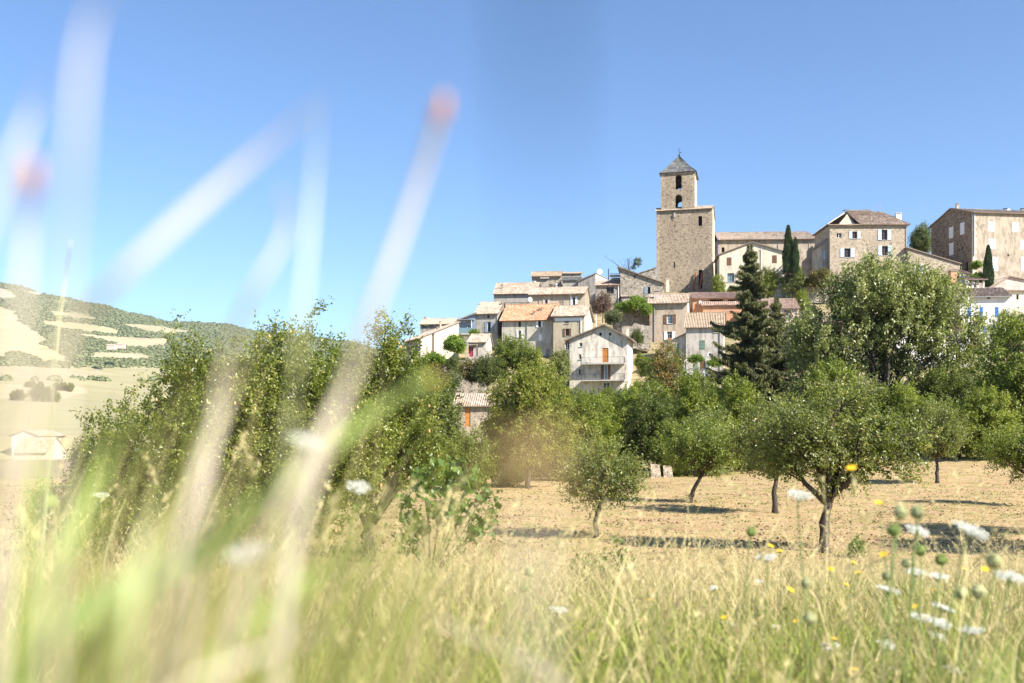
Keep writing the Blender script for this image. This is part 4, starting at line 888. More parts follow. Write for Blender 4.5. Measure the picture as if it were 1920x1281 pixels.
# two stone slabs on edge at the orchard's far side, a street lamp
for px, w, hh, lb in ((1231, .75, 1.0, 'weathered upright concrete slab leaning at the orchard edge'), (1254, .7, .85, 'smaller upright concrete slab beside the leaning one')):
    X = (px - 960) / F * 71; mb = MB(); mb.hexa([(-w / 2, 0, -.2), (w / 2, 0, -.2), (w / 2, .14, -.2), (-w / 2, .14, -.2), (-w * .55, .15, hh), (w * .3, .12, hh * .94), (w * .3, .24, hh * .92), (-w * .55, .27, hh)])
    o = mb.build('stone_slab', M['pale_stone'], None, loc=(X, 71, float(H(X, 71)))); tag(o, lb, 'slab', 'concrete slabs at the orchard edge')
c = P(1119, 764, 128); e = link('street_lamp', None, loc=(c.x, c.y, c.z - 4)); tag(e, 'old iron street lamp below the balcony house', 'lamp')
mb = MB(); mb.tube([(0, 0, 0), (0, 0, 3.3)], .05, 6); mb.build('lamp_post', M['iron'], e); mb = MB(); mb.lathe([(.08, 3.3), (.2, 3.75), (.22, 3.8), (.05, 4.0)], 6); mb.build('lantern', M['iron'], e)

def aerial(px, py, Y, hh, label):
    c = P(px, py, Y); e = link('television_aerial', None, loc=c); tag(e, label, 'aerial', 'television aerials on the roofs'); mb = MB(); mb.tube([(0, 0, -1.2), (0, 0, hh)], .03, 5); mb.build('mast', M['zinc'], e); mb = MB(); mb.tube([(-.5, .1, hh - .15), (.5, -.1, hh - .15)], .015, 4)
    for k in range(7): x_ = -.5 + k / 6; mb.tube([(x_, -.25, hh - .15), (x_, .25, hh - .15)], .01, 4)
    mb.build('antenna_array', M['zinc'], e)
aerial(1124.5, 506, 200, 1.2, 'thin television aerial above the white skyline wall'); aerial(1650, 396, 192, 1.3, 'television aerial on the blue shuttered house'); aerial(1070, 566, 168, 1.4, 'television aerial on the orange roofed house'); aerial(862, 600, 172, 1.5, 'television aerial beside the cream house')
# ---------------------------------------------------------------- trees and shrubs
def norm(a): return a / np.maximum(np.linalg.norm(a, axis=-1, keepdims=True), 1e-9)
def leaf_mesh(name, p, d, nrm, Ln, wd, mt, rnd, fold=.18):
    """one folded diamond per leaf: base p, direction d, normal nrm"""
    sd_ = norm(np.cross(d, nrm)); Ln = Ln[:, None]; w = Ln * wd
    mid = p + d * Ln * .45; up = norm(np.cross(sd_, d)) * Ln * fold
    V = np.stack([p, mid - sd_ * w + up, p + d * Ln, mid + sd_ * w + up], 1).reshape(-1, 3); n = len(p)
    a = np.arange(n)[:, None] * 4
    Fc = np.concatenate([a + [0, 2, 1], a + [0, 3, 2]], 1).reshape(-1, 3)
    return mesh_np(name, V, Fc, mt, [('rnd', 'FLOAT', 'FACE', np.repeat(rnd, 2))])
def make_tree(seed, trunk, crown, ncl, per, leaf, mt, bark='bark', shoot=.45, r0=.14, limbs=7, wd=.32, gap=.35, twigs=True, low=None, fork=None, shell=2.4, vert=.35):
    """trunk: list of points; crown: ellipsoids (cx,cy,cz,rx,ry,rz). Returns (wood mesh, leaf mesh, cluster centres)"""
    g = np.random.default_rng(seed); E = np.array(crown, float); vol = E[:, 3] * E[:, 4] * E[:, 5]
    C = []
    while len(C) < ncl:
        i = g.choice(len(E), p=vol / vol.sum()); d = norm(g.normal(size=3)); r = g.random() ** (1 / shell)
        c = E[i, :3] + d * r * E[i, 3:]
        ph = np.sin(c[0] * 2.1 / E[i, 3] * 1.6 + seed) * np.sin(c[1] * 2.3 / E[i, 4] * 1.5 + 1.7 * seed) + .7 * np.sin(c[2] * 3.1 / E[i, 5] + 2.3 * seed)
        if ph < -gap * 1.6 + .0 and g.random() < .85: continue
        if low is not None and c[2] < low: continue
        C.append(c)
    C = np.array(C); top = Vector(trunk[-1]); ctr = (E[:, :3] * vol[:, None]).sum(0) / vol.sum()
    # wood: limbs to groups of leaf clusters, branches to clusters
    mb = MB(); tp = [Vector(p) for p in trunk]; nt_ = len(tp)
    fine = []
    for a, b in zip(tp[:-1], tp[1:]):
        for k in range(4): fine.append(a.lerp(b, k / 4))
    fine.append(tp[-1])
    sz = r0 * .12
    pts = [p + Vector((g.normal(0, sz), g.normal(0, sz), 0)) if 0 < i < len(fine) - 1 else p for i, p in enumerate(fine)]
    rad = [r0 * (1.25 if i == 0 else 1 - .42 * i / len(pts)) * (1 + g.normal(0, .05)) for i in range(len(pts))]
    mb.tube(pts, rad, 9)
    K = C[g.choice(len(C), limbs, replace=False)]
    for _ in range(4):
        lab = np.argmin(((C[:, None] - K[None]) ** 2).sum(-1), 1)
        K = np.array([C[lab == j].mean(0) if (lab == j).any() else K[j] for j in range(limbs)])
    for j in range(limbs):
        st = pts[-1] if fork is None else pts[max(0, len(pts) - 1 - int(g.integers(0, max(1, int(len(pts) * fork)))))]
        tgt = Vector(K[j]); ln = (tgt - st).length
        if ln < .05: continue
        m1 = st.lerp(tgt, .4) + Vector((g.normal(0, .07), g.normal(0, .07), .06)) * ln; m2 = st.lerp(tgt, .75) + Vector((g.normal(0, .05), g.normal(0, .05), .08)) * ln
        rl = r0 * .55; lp = [st, m1, m2, tgt]; mb.tube(lp, [rl, rl * .7, rl * .45, rl * .2], 6)
        mem = np.where(lab == j)[0]
        for q in g.permutation(mem)[:16]:
            c = Vector(C[q]); a = lp[1 + int(g.integers(0, 3))]; a = a.lerp(lp[2], g.random() * .5); l2 = (c - a).length
            mm = a.lerp(c, .5) + Vector((g.normal(0, .08), g.normal(0, .08), .05)) * l2
            mb.tube([a, mm, c], [rl * .3, rl * .18, rl * .05 + .003], 4, False)
    wood = mb.mesh('trunk', M[bark], sm=True)
    # leaves along short shoots
    nl = ncl * per; ci = np.repeat(np.arange(ncl), per); ns = max(2, per // 11); si = g.integers(0, ns, nl)
    out = norm(C - ctr); sdirs = norm(out[:, None] * .7 + g.normal(0, .75, (ncl, ns, 3)) + [0, 0, vert]); slen = shoot * g.uniform(.5, 1.5, (ncl, ns))
    sd_ = sdirs[ci, si]; t = g.random(nl) ** .8; p = C[ci] + sd_ * (t * slen[ci, si] - shoot * .25)[:, None] + g.normal(0, leaf * .55, (nl, 3))
    d = norm(sd_ * .5 + g.normal(0, .6, (nl, 3)) + [0, 0, -.25]); nr = norm(g.normal(0, .55, (nl, 3)) + [.12, -.08, .75] + out[ci] * .35)
    tone = np.clip(.5 + .16 * np.sin(C[:, 0] * 2.2 + seed) + g.normal(0, .17, ncl), 0, 1)[ci]
    rnd = np.clip(tone + g.normal(0, .22, nl), 0, 1)
    lv = leaf_mesh('crown', p, d, nr, leaf * g.uniform(.5, 1.45, nl), wd, mt, rnd)
    return wood, lv, C
def put(name, label, cat, meshes, loc, rz=0, scl=1.0, group=None, parts=('trunk', 'crown'), sz=None):
    e = link(name, None, loc=loc, rz=rz); e.scale = (scl, scl, scl * (sz or 1)); tag(e, label, cat, group)
    for nm, me in zip(parts, meshes): link(nm, me, e)
    return e
def base(px, Y, dz=0.0): X = (px - 960) / F * Y; return (X, Y, float(H(X, Y)) - .05 + dz)
M['pear_leaf'] = leafmat('pear_leaf', (0.065, 0.085, 0.014), (0.150, 0.175, 0.026), (0.299, 0.312, 0.071), 0.38, (.40, .36, .12), .03, .34)
M['apple_leaf'] = leafmat('apple_leaf', (0.065, 0.077, 0.021), (0.143, 0.163, 0.042), (0.286, 0.294, 0.101), 0.38, (.40, .36, .10), .035, .34)
M['bright_leaf'] = leafmat('bright_leaf', (0.096, 0.127, 0.015), (0.191, 0.230, 0.031), (0.323, 0.345, 0.066), 0.48, (.40, .37, .10), .03)
M['hedge_leaf'] = leafmat('hedge_leaf', (0.065, 0.094, 0.014), (0.143, 0.181, 0.026), (0.273, 0.300, 0.059), 0.43)
M['silver_leaf'] = leafmat('silver_leaf', (0.093, 0.110, 0.035), (0.215, 0.235, 0.078), (0.445, 0.442, 0.190), 0.36, rough=.36)
M['dark_leaf'] = leafmat('dark_leaf', (0.038, 0.055, 0.015), (0.081, 0.104, 0.025), (0.162, 0.182, 0.043), 0.33)
M['spruce_leaf'] = leafmat('spruce_leaf', (.028, .034, .008), (.065, .072, .016), (.17, .165, .04), .15, rough=.7)
M['cypress_leaf'] = leafmat('cypress_leaf', (.015, .04, .012), (.035, .075, .02), (.07, .11, .03), .1, rough=.6)
M['sumac_leaf'] = leafmat('sumac_leaf', (.10, .12, .03), (.20, .19, .05), (.30, .20, .07), .35, (.42, .16, .06), .18)
M['plum_leaf'] = leafmat('plum_leaf', (.10, .045, .045), (.17, .085, .075), (.24, .13, .10), .2)
M['olive_leaf'] = leafmat('olive_leaf', (.06, .075, .03), (.10, .115, .045), (.17, .175, .08), .2)
M['rust_leaf'] = leafmat('rust_leaf', (.09, .07, .02), (.15, .11, .03), (.22, .15, .04), .2)
M['vine_leaf'] = leafmat('vine_leaf', (.09, .17, .02), (.16, .26, .03), (.26, .34, .05), .45)
M['walnut_leaf'] = leafmat('walnut_leaf', (0.114, 0.132, 0.019), (0.217, 0.231, 0.033), (0.343, 0.330, 0.073), 0.48, (.38, .33, .10), .05)

# near orchard
t1 = make_tree(1, [(0, 0, 0), (.02, 0, .9), (.12, .0, 1.6)], [(.1, 0, 3.35, 1.75, 1.6, 1.55), (1.55, -.1, 3.2, 1.25, 1.2, .95), (-1.2, .2, 3.2, 1.0, 1.1, 1.15), (2.3, .1, 2.6, .8, .8, .55), (.9, 0, 4.5, .6, .6, .45), (-.6, 0, 4.5, .5, .5, .5), (2.5, 0, 3.4, .5, .5, .5)], 470, 50, .085, M['apple_leaf'], r0=.17, limbs=10, shoot=.52, gap=.3, fork=.25)
e = put('fruit_tree', 'broad old fruit tree with forked dark trunk at right', 'tree', t1, base(1546, 29), group='orchard trees')
g = np.random.default_rng(15); mb = MB()
for k in range(34):
    c = Vector(t1[2][int(g.integers(0, len(t1[2])))]); a = c.lerp(Vector((.2, 0, 2.6)), .35); tip = c + Vector((g.normal(0, .25), g.normal(-.2, .2), g.normal(.15, .25))); mid = a.lerp(tip, .5) + Vector((g.normal(0, .08), g.normal(0, .08), g.normal(0, .08))); mb.tube([a, mid, tip], [.012, .008, .003], 4, False)
    for q in range(4): s0 = mid.lerp(tip, g.random()); mb.tube([s0, s0 + Vector((g.normal(0, .16), g.normal(0, .16), g.normal(.08, .14)))], [.005, .002], 3, False)
mb.build('dead_twigs', M['bark_pale'], e)
t2 = make_tree(2, [(0, 0, 0), (-.03, 0, .9), (.05, 0, 1.5)], [(0, 0, 3.3, 1.7, 1.6, 1.7), (-.8, 0, 2.8, 1.1, 1.1, 1.1), (.9, 0, 3.0, 1.2, 1.1, 1.2)], 420, 40, .095, M['apple_leaf'], r0=.13, limbs=8, shoot=.62, gap=.25)
put('fruit_tree', 'upright fruit tree just behind the broad forked tree', 'tree', t2, base(1453, 42), .4, 1.0, 'orchard trees')
t3 = make_tree(3, [(0, 0, 0), (.12, 0, .6), (.55, 0, 1.35)], [(.8, 0, 2.6, 1.7, 1.5, 1.25), (1.6, 0, 2.5, 1.0, 1.0, .9), (-.2, .1, 2.5, 1.1, 1.1, .9)], 340, 38, .095, M['hedge_leaf'], r0=.12, limbs=7, shoot=.62, gap=.25)
put('fruit_tree', 'fruit tree with a slanting trunk in the middle of the orchard', 'tree', t3, base(1294, 48), 0, 1.05, 'orchard trees')
t4 = make_tree(4, [(0, 0, 0), (-.05, 0, .55), (.1, 0, 1.15)], [(.15, 0, 2.15, 1.25, 1.2, 1.15), (1.0, 0, 1.85, .75, .75, .6), (-.75, 0, 1.8, .75, .8, .6)], 300, 36, .08, M['apple_leaf'], r0=.10, limbs=7, shoot=.5, gap=.2)
put('fruit_tree', 'small pale fruit tree standing alone left of the orchard shadow', 'tree', t4, base(1119, 33), 0, 1.0, 'orchard trees')
put('fruit_tree', 'distant fruit tree by the hedge between the big tree and the right edge', 'tree', t2[:2], base(1757, 60), 2.2, .98, 'orchard trees')
put('fruit_tree', 'drooping fruit tree cut off by the right edge', 'tree', t3[:2], base(1960, 46), 2.6, 1.0, 'orchard trees')
for px, Y, s, lb in ((2040, 33, 1.0, 'fruit tree outside the frame whose shadow crosses the right of the meadow'), (2110, 28, 1.05, 'fruit tree further outside the frame at right')):
    put('fruit_tree', lb, 'tree', t1[:2], base(px, Y), 1.0, s, 'orchard trees')
# pear trees at left
def pears(e, C, n, seed):
    g = np.random.default_rng(seed); mb = MB(); mb.lathe([(.004, .045), (.012, .035), (.018, .015), (.03, -.012), (.026, -.035), (.006, -.045)], 8); me = mb.mesh('pear', PEAR, sm=True)
    for c in C[g.choice(len(C), n, replace=False)]:
        d = norm(c - C.mean(0)); p = c + d * .25 + [.05, -.25, -.08]; link('pear', me, e, loc=p)
PEAR = plain('pear_skin', (.55, .32, .13), .5, .3)
t8 = make_tree(8, [(0, 0, 0), (.0, 0, .6), (.02, 0, .95)], [(-.6, 0, 3.5, 1.2, 1.3, 1.7), (.9, .1, 4.0, 1.15, 1.2, 1.8), (.7, 0, 5.6, .85, .9, 1.2), (-1.2, 0, 2.7, .7, .7, .8), (.6, .6, 2.9, 1.4, 1.0, 1.0), (1.5, .3, 2.9, .8, .9, 1.0)], 1000, 46, .075, M['pear_leaf'], r0=.21, limbs=8, shoot=.42, gap=.75, fork=.1, shell=2.0, low=2.05)
e = put('pear_tree', 'pear tree with V shaped trunk behind the young sapling', 'tree', t8, base(689, 27), group='pear trees at left'); pears(e, t8[2], 26, 3)
t9 = make_tree(9, [(0, 0, 0), (.05, 0, 1.0), (0, 0, 1.8)], [(0, 0, 3.5, 1.7, 1.7, 2.2), (.3, 0, 5.0, 1.2, 1.2, 1.4), (-1.5, -.2, 3.3, 1.3, 1.2, 1.9), (1.4, 0, 3.2, 1.3, 1.2, 1.9), (1.0, 0, 6.4, .3, .3, .45), (0, -.3, 1.7, 1.7, 1.2, .8), (1.5, 0, 4.4, .7, .7, 1.0), (-2.1, .2, 2.9, .9, 1.0, 1.5), (2.1, .3, 3.0, .8, 1.0, 1.5), (-1.0, 0, 5.0, .8, .9, .8)], 1700, 46, .075, M['pear_leaf'], r0=.17, limbs=9, shoot=.42, gap=.8, fork=.4, shell=2.0)
e = put('pear_tree', 'tall dense pear tree at centre left with a loose spray on top', 'tree', t9, base(520, 25), group='pear trees at left'); pears(e, t9[2], 30, 4)
t10 = make_tree(10, [(0, 0, 0), (-.05, 0, .8), (0, 0, 1.5)], [(.2, 0, 3.1, 1.6, 1.5, 1.9), (.3, 0, 4.9, .75, .8, 1.3), (-1.3, 0, 2.7, 1.0, 1.0, 1.5), (1.4, 0, 3.3, 1.3, 1.1, 1.6), (0, -.3, 1.6, 1.8, 1.2, .8)], 1150, 46, .075, M['pear_leaf'], r0=.15, limbs=8, shoot=.42, gap=.8, fork=.4, shell=2.0)
e = put('pear_tree', 'pear tree nearest the valley, its pointed top against the far ridge', 'tree', t10, base(328, 24), group='pear trees at left'); pears(e, t10[2], 22, 5)
t11 = make_tree(21, [(0, 0, 0), (0, 0, .4), (0, 0, .7)], [(0, 0, 1.8, 1.2, 1.2, 1.4), (.6, 0, 1.2, .9, .9, .9), (-.7, 0, 1.1, .8, .8, .8)], 300, 44, .09, M['hedge_leaf'], r0=.06, limbs=8, shoot=.45, gap=.35)
# half bare shrub on the left flank
m_ = MB(); g = np.random.default_rng(77)
for k in range(26):
    a = Vector((g.normal(0, .15), g.normal(0, .15), 0)); tip = a + Vector((g.normal(.1, .7), g.normal(0, .5), g.uniform(2.4, 4.2))); mid = a.lerp(tip, .5) + Vector((g.normal(0, .12), g.normal(0, .12), .1))
    m_.tube([a, mid, tip], [.03, .018, .004], 5)
    for q in range(5): s_ = mid.lerp(tip, g.random()); m_.tube([s_, s_ + Vector((g.normal(0, .3), g.normal(0, .3), g.uniform(.2, .6)))], [.008, .003], 4, False)
e = link('half_bare_shrub', None, loc=base(205, 27)); tag(e, 'half bare shrub of grey upright stems left of the pear trees', 'shrub'); link('stems', m_.mesh('stems', M['bark_pale']), e)
tb = make_tree(22, [(0, 0, 0), (0, 0, .5), (0, 0, 1.0)], [(0, 0, 2.0, 1.3, 1.2, 1.2), (.3, 0, 3.2, .7, .7, .7)], 150, 40, .08, M['olive_leaf'], r0=.03, limbs=4, shoot=.4, gap=.1); link('crown', tb[1], e)
bush_a = t11
bush_b = make_tree(23, [(0, 0, 0), (0, 0, .5), (0, 0, .9)], [(0, 0, 2.3, 1.6, 1.5, 1.6), (1.0, 0, 1.6, 1.0, 1.1, 1.3), (-1.1, 0, 1.5, 1.0, 1.1, 1.3), (.2, -.3, 1.0, 1.4, 1.2, 1.0)], 430, 44, .12, M['hedge_leaf'], r0=.08, limbs=9, shoot=.55, gap=.3)
bush_c = make_tree(24, [(0, 0, 0), (0, 0, .8), (.1, 0, 1.6)], [(0, 0, 3.4, 1.6, 1.5, 2.0), (.9, 0, 2.4, 1.2, 1.2, 1.5), (-.9, 0, 2.3, 1.2, 1.2, 1.5), (0, -.4, 1.2, 1.6, 1.3, 1.0)], 480, 42, .14, M['bright_leaf'], r0=.09, limbs=9, shoot=.6, gap=.35)
bush_d = make_tree(25, [(0, 0, 0), (0, 0, .8), (0, 0, 1.5)], [(0, 0, 3.0, 1.5, 1.5, 1.8), (.8, 0, 2.2, 1.2, 1.2, 1.6), (-.8, 0, 2.0, 1.2, 1.2, 1.4), (0, -.4, 1.1, 1.5, 1.3, 1.0)], 460, 42, .13, M['silver_leaf'], r0=.08, limbs=9, shoot=.55, gap=.4)
bush_e = make_tree(26, [(0, 0, 0), (0, 0, .8), (0, 0, 1.5)], [(0, 0, 3.0, 1.7, 1.6, 2.2), (.8, 0, 2.0, 1.3, 1.3, 1.6), (-.9, 0, 2.0, 1.3, 1.3, 1.6)], 460, 42, .14, M['dark_leaf'], r0=.09, limbs=9, shoot=.55, gap=.3)
sumac = make_tree(27, [(0, 0, 0), (.1, 0, 1.5), (.3, 0, 2.8)], [(.3, 0, 4.6, 1.5, 1.4, 2.2), (-.6, 0, 3.2, 1.3, 1.2, 1.6), (1.3, 0, 3.0, 1.2, 1.2, 1.4)], 330, 40, .17, M['sumac_leaf'], r0=.08, limbs=8, shoot=.7, gap=.5, wd=.22)
olive = make_tree(28, [(0, 0, 0), (0, 0, .5), (.1, 0, 1.0)], [(0, 0, 2.0, 1.6, 1.5, 1.2), (.9, 0, 1.5, .9, .9, .8)], 300, 40, .13, M['olive_leaf'], r0=.1, limbs=7, shoot=.45, gap=.25)
plum = make_tree(29, [(0, 0, 0), (0, 0, 1.0), (.1, 0, 1.8)], [(0, 0, 3.5, 1.5, 1.4, 2.0), (-1.0, 0, 2.8, 1.1, 1.0, 1.3)], 300, 34, .14, M['plum_leaf'], r0=.09, limbs=8, shoot=.55, gap=.5)
rust = make_tree(30, [(0, 0, 0), (0, 0, .5), (0, 0, .9)], [(0, 0, 1.7, 1.5, 1.4, 1.3), (.9, 0, 1.4, 1.0, 1.0, .9)], 260, 40, .15, M['rust_leaf'], r0=.08, limbs=7, shoot=.5, gap=.25)
vine = make_tree(31, [(0, 0, 0), (0, 0, .4), (0, 0, .8)], [(0, 0, 1.2, 1.5, 1.0, .9), (1.0, 0, .9, .9, .8, .7), (-1.0, 0, 1.0, .9, .8, .7)], 260, 34, .16, M['vine_leaf'], r0=.05, limbs=6, shoot=.5, gap=.2, wd=.45)
walnut = make_tree(32, [(0, 0, 0), (.05, 0, 1.4), (0, 0, 2.4)], [(0, 0, 5.2, 2.6, 2.4, 2.6), (-1.3, 0, 3.6, 1.6, 1.6, 1.7), (1.6, 0, 3.8, 1.7, 1.6, 1.8), (.8, 0, 7.0, 1.4, 1.4, 1.4), (-.6, 0, 2.2, 1.6, 1.4, .9)], 760, 46, .135, M['walnut_leaf'], r0=.2, limbs=10, shoot=.6, gap=.35, fork=.3)
big = make_tree(33, [(0, 0, 0), (.1, 0, 2.0), (.0, 0, 3.6)], [(-.5, 0, 11.3, 4.2, 4.0, 2.6), (3.6, 0, 10.2, 3.3, 3.2, 2.6), (-4.2, 0, 8.6, 3.2, 3.2, 3.0), (5.4, 0, 7.2, 2.6, 2.6, 2.6), (-5.6, 0, 6.0, 2.4, 2.4, 2.4), (.5, 1.5, 8.0, 3.8, 3.0, 2.4), (-3.0, -.8, 4.6, 2.4, 1.8, 1.6), (3.4, -.8, 5.0, 2.4, 1.8, 1.5), (-6.6, 0, 8.2, 1.8, 2.0, 2.0), (6.8, 0, 8.6, 1.5, 1.8, 1.6), (.3, -1.0, 9.4, 3.2, 2.4, 2.0)], 2100, 50, .19, M['silver_leaf'], r0=.30, limbs=16, shoot=.85, gap=.30, fork=.5, vert=.6)
dark_big = make_tree(34, [(0, 0, 0), (0, 0, 1.6), (.2, 0, 3.2)], [(0, 0, 6.6, 3.4, 3.2, 3.0), (-1.6, 0, 5.0, 2.6, 2.4, 2.4), (2.4, 0, 5.4, 2.8, 2.6, 2.8), (.4, 0, 9.0, 2.0, 2.0, 1.6)], 760, 46, .17, M['hedge_leaf'], r0=.3, limbs=10, shoot=.7, gap=.35, fork=.3)

put('large_tree', 'big spreading grey green tree with many stems in front of the houses', 'tree', big, base(1660, 96, -3.0), .0, 1.16, sz=1.27)
put('large_tree', 'dark leafy tree at the right edge below the white house', 'tree', dark_big, base(1922, 80, -1.4), 1.0, 1.22)
put('walnut_tree', 'light green walnut tree in front of the balcony house', 'tree', walnut, base(990, 60), 0, .93)
# hedgerow between orchard and village: (mesh, px, Y, scale, name, label)
HEDGE = [
 (bush_c, 1180, 84, 1.25, 'bright bush at the foot of the balcony house hill'), (bush_e, 1225, 80, 1.15, 'dark thicket above the concrete slabs'),
 (bush_b, 1265, 74, 1.15, 'rounded green shrub right of the concrete slabs'), (bush_d, 1330, 73, 1.2, 'greyish shrub behind the slanting orchard tree'),
 (bush_c, 1375, 76, 1.3, 'bright green shrub between the slanting tree and the upright tree'), (bush_b, 1420, 78, 1.2, 'green shrub right behind the upright fruit tree'),
 (bush_e, 1150, 90, 1.2, 'dark shrub below the street lamp'), (bush_b, 1490, 82, 1.35, 'green shrub behind the left side of the broad tree'), (bush_c, 1560, 84, 1.35, 'pointed bright shrub showing above the broad fruit tree'),
 (bush_d, 1625, 84, 1.3, 'grey green shrub over the right branch of the broad tree'), (bush_c, 1690, 82, 1.25, 'bright shrub under the big spreading tree'), (bush_b, 1730, 80, 1.3, 'green shrub behind the distant fruit tree'),
 (bush_b, 1800, 76, 1.1, 'low rounded shrub near the right edge'), (bush_c, 1850, 74, 1.05, 'round light shrub beside the drooping fruit tree'), (bush_e, 1780, 92, 1.5, 'dark shrub between big tree and right edge'),
 (bush_d, 1860, 88, 1.3, 'grey shrub under the dark tree at the right edge'), (bush_e, 1540, 96, 1.0, 'dark thicket below the spruce and the big tree'), (bush_e, 1450, 100, .7, 'dark undergrowth at the foot of the spruce'),
 (bush_b, 1065, 68, .95, 'shrub right of the walnut trunk'), (bush_c, 940, 62, .85, 'shrub left of the walnut trunk'), (bush_b, 872, 58, .95, 'dense dark green shrub behind the sapling'), (bush_d, 835, 66, .9, 'yellowish shrub below the stone hut'),
 (bush_b, 905, 72, .75, 'shrub filling the gap below the hut wall'), (bush_e, 800, 64, 1.3, 'dark shrub right of the V shaped pear tree'), (bush_c, 1110, 76, 1.2, 'shrub behind the small pale fruit tree'), (bush_b, 1020, 72, 1.2, 'green shrub behind the walnut trunk'),
 (bush_b, 780, 88, 1.4, 'shrub left of the hut on the slope'), (bush_c, 1300, 92, 1.3, 'bright shrub below the vine terrace'), (bush_b, 1345, 98, 1.3, 'green shrub left of the spruce foot'), (bush_c, 1215, 98, 1.4, 'leafy shrub left of the autumn tinted tree'),
 (bush_b, 560, 34, 1.0, 'shrub in the gap under the tall pear tree'), (bush_a, 420, 29, 1.2, 'low shrub below the tall pear tree'), (bush_a, 250, 25, 1.05, 'low shrub below the pointed pear tree'), (bush_a, 130, 28, .9, 'leafy shrub at the valley side of the meadow'),  (bush_c, 650, 80, 1.75, 'distant bright bush behind the gap in the pear trees'), (bush_b, 180, 60, .9, 'shrub below the half bare stems'), (bush_d, 330, 40, 1.0, 'grey shrub behind the pointed pear tree'),
]
for i, (ms, px, Y, s_, lb) in enumerate(HEDGE):
    put('bush', lb, 'bush', ms[:2], base(px, Y, -.25), (i * 2.4) % 6.28, s_, 'hedgerow bushes', ('stems', 'crown'), 1.0 + .12 * math.sin(i * 1.7))
put('sumac_tree', 'autumn tinted sumac in front of the tan and grey houses', 'tree', sumac, base(1245, 112, 1.0), .3, 1.35)
put('sumac_tree', 'lower reddish sumac below the vine terrace', 'tree', sumac[:2], base(1310, 104, -1.5), 2.0, 1.0)
# gardens of the village: (mesh, px, base row, Y, scale, name, label)
GARD = [
 (plum, 1130, 606, 172, .98, 'plum_tree', 'purple leaved plum tree beside the beige end house'), (olive, 1150, 616, 163, .95, 'olive_tree', 'rounded olive tree above the balcony house roof'),
 (bush_b, 962, 712, 140, 1.6, 'garden_tree', 'round green tree in front of the orange roofed house'), (bush_c, 1000, 735, 138, 1.15, 'garden_tree', 'leafy tree right of the round garden tree'), (bush_d, 1050, 716, 146, 1.0, 'garden_tree', 'feathery tree beside the balcony house'),
 (bush_e, 915, 735, 136, 1.0, 'garden_tree', 'dark tree below the magenta door'), (vine, 852, 664, 150, 1.25, 'vine_arbour', 'leafy vine arbour beside the cream house'), (bush_c, 862, 664, 152, .4, 'garden_tree', 'small tree by the cream house wall'),
 (vine, 812, 692, 148, 1.1, 'ivy', 'ivy on the wall below the cream house'), (bush_e, 850, 712, 147, .7, 'garden_shrub', 'dark shrub on the wall under the arbour'), (rust, 885, 722, 143, 1.2, 'garden_shrub', 'brownish dry shrub on the bank left of the round tree'),
 (olive, 840, 748, 128, 1.1, 'garden_shrub', 'olive coloured shrub on the bank above the hut'), (vine, 1195, 584, 170, 1.15, 'ivy', 'bright ivy below the rubble stone house'), (vine, 1170, 588, 171, .9, 'ivy', 'ivy spilling over the left of the terrace wall'), (vine, 1212, 592, 168, .9, 'ivy', 'ivy tuft against the tan house'),
 (bush_e, 1195, 650, 158, .55, 'garden_shrub', 'dark shrub on the terrace behind the balcony house'), (vine, 1112, 772, 144, 1.0, 'ivy', 'bright climber at the foot of the balcony house'),
 (bush_c, 1347, 556, 192, .78, 'garden_shrub', 'bright shrub at the foot of the church tower'), (bush_b, 1375, 562, 190, .7, 'garden_shrub', 'green shrub below the cream gabled house'), (bush_b, 1440, 560, 189, 1.5, 'garden_shrub', 'shrub between the spruce top and the cypresses'), (bush_e, 1487, 562, 187, 1.3, 'pine_tree', 'dark bushy pine below the cypresses'),
 (rust, 1538, 544, 186, 1.3, 'garden_shrub', 'rust brown bush at the corner of the blue shuttered house'), (bush_e, 1728, 490, 214, 1.55, 'chestnut_tree', 'dark chestnut tree between the two hilltop houses'), (vine, 1833, 532, 180, .9, 'ivy', 'bright climber up the corner of the large stone house'),
 (vine, 1831, 506, 184, .75, 'ivy', 'upper tuft of the climber on the large stone house'), (vine, 1343, 690, 147, .7, 'ivy', 'climber on the right post of the vine terrace'), (vine, 1347, 722, 146, .8, 'ivy', 'lower climber beside the terrace wall'), (bush_c, 1505, 590, 176, .8, 'garden_shrub', 'green shrub left of the big tree crown'),
 (vine, 1305, 682, 148.5, .62, 'vine_arbour', 'grape vine over the terrace pergola'), (bush_b, 1890, 665, 140, 1.6, 'garden_tree', 'leafy tree in front of the white house at the right edge'), (vine, 889, 630, 166, .5, 'ivy', 'climber on the annex balcony post'), (bush_c, 1199, 692, 150, .45, 'garden_shrub', 'green shrub filling the gap right of the balcony house'), (bush_b, 1212, 708, 146, .8, 'garden_shrub', 'rounded shrub below the gap right of the balcony house'), (bush_b, 790, 735, 140, 1.1, 'garden_tree', 'tree between pear trees and the cream house'),
]
for i, (ms, px, py, Y, s_, nm, lb) in enumerate(GARD):
    put(nm, lb, 'tree' if 'tree' in nm else ('vine' if nm in ('ivy', 'vine_arbour') else 'shrub'), ms[:2], P(px, py, Y), (i * 1.9) % 6.28, s_, None, ('trunk' if 'tree' in nm else 'stems', 'crown'))
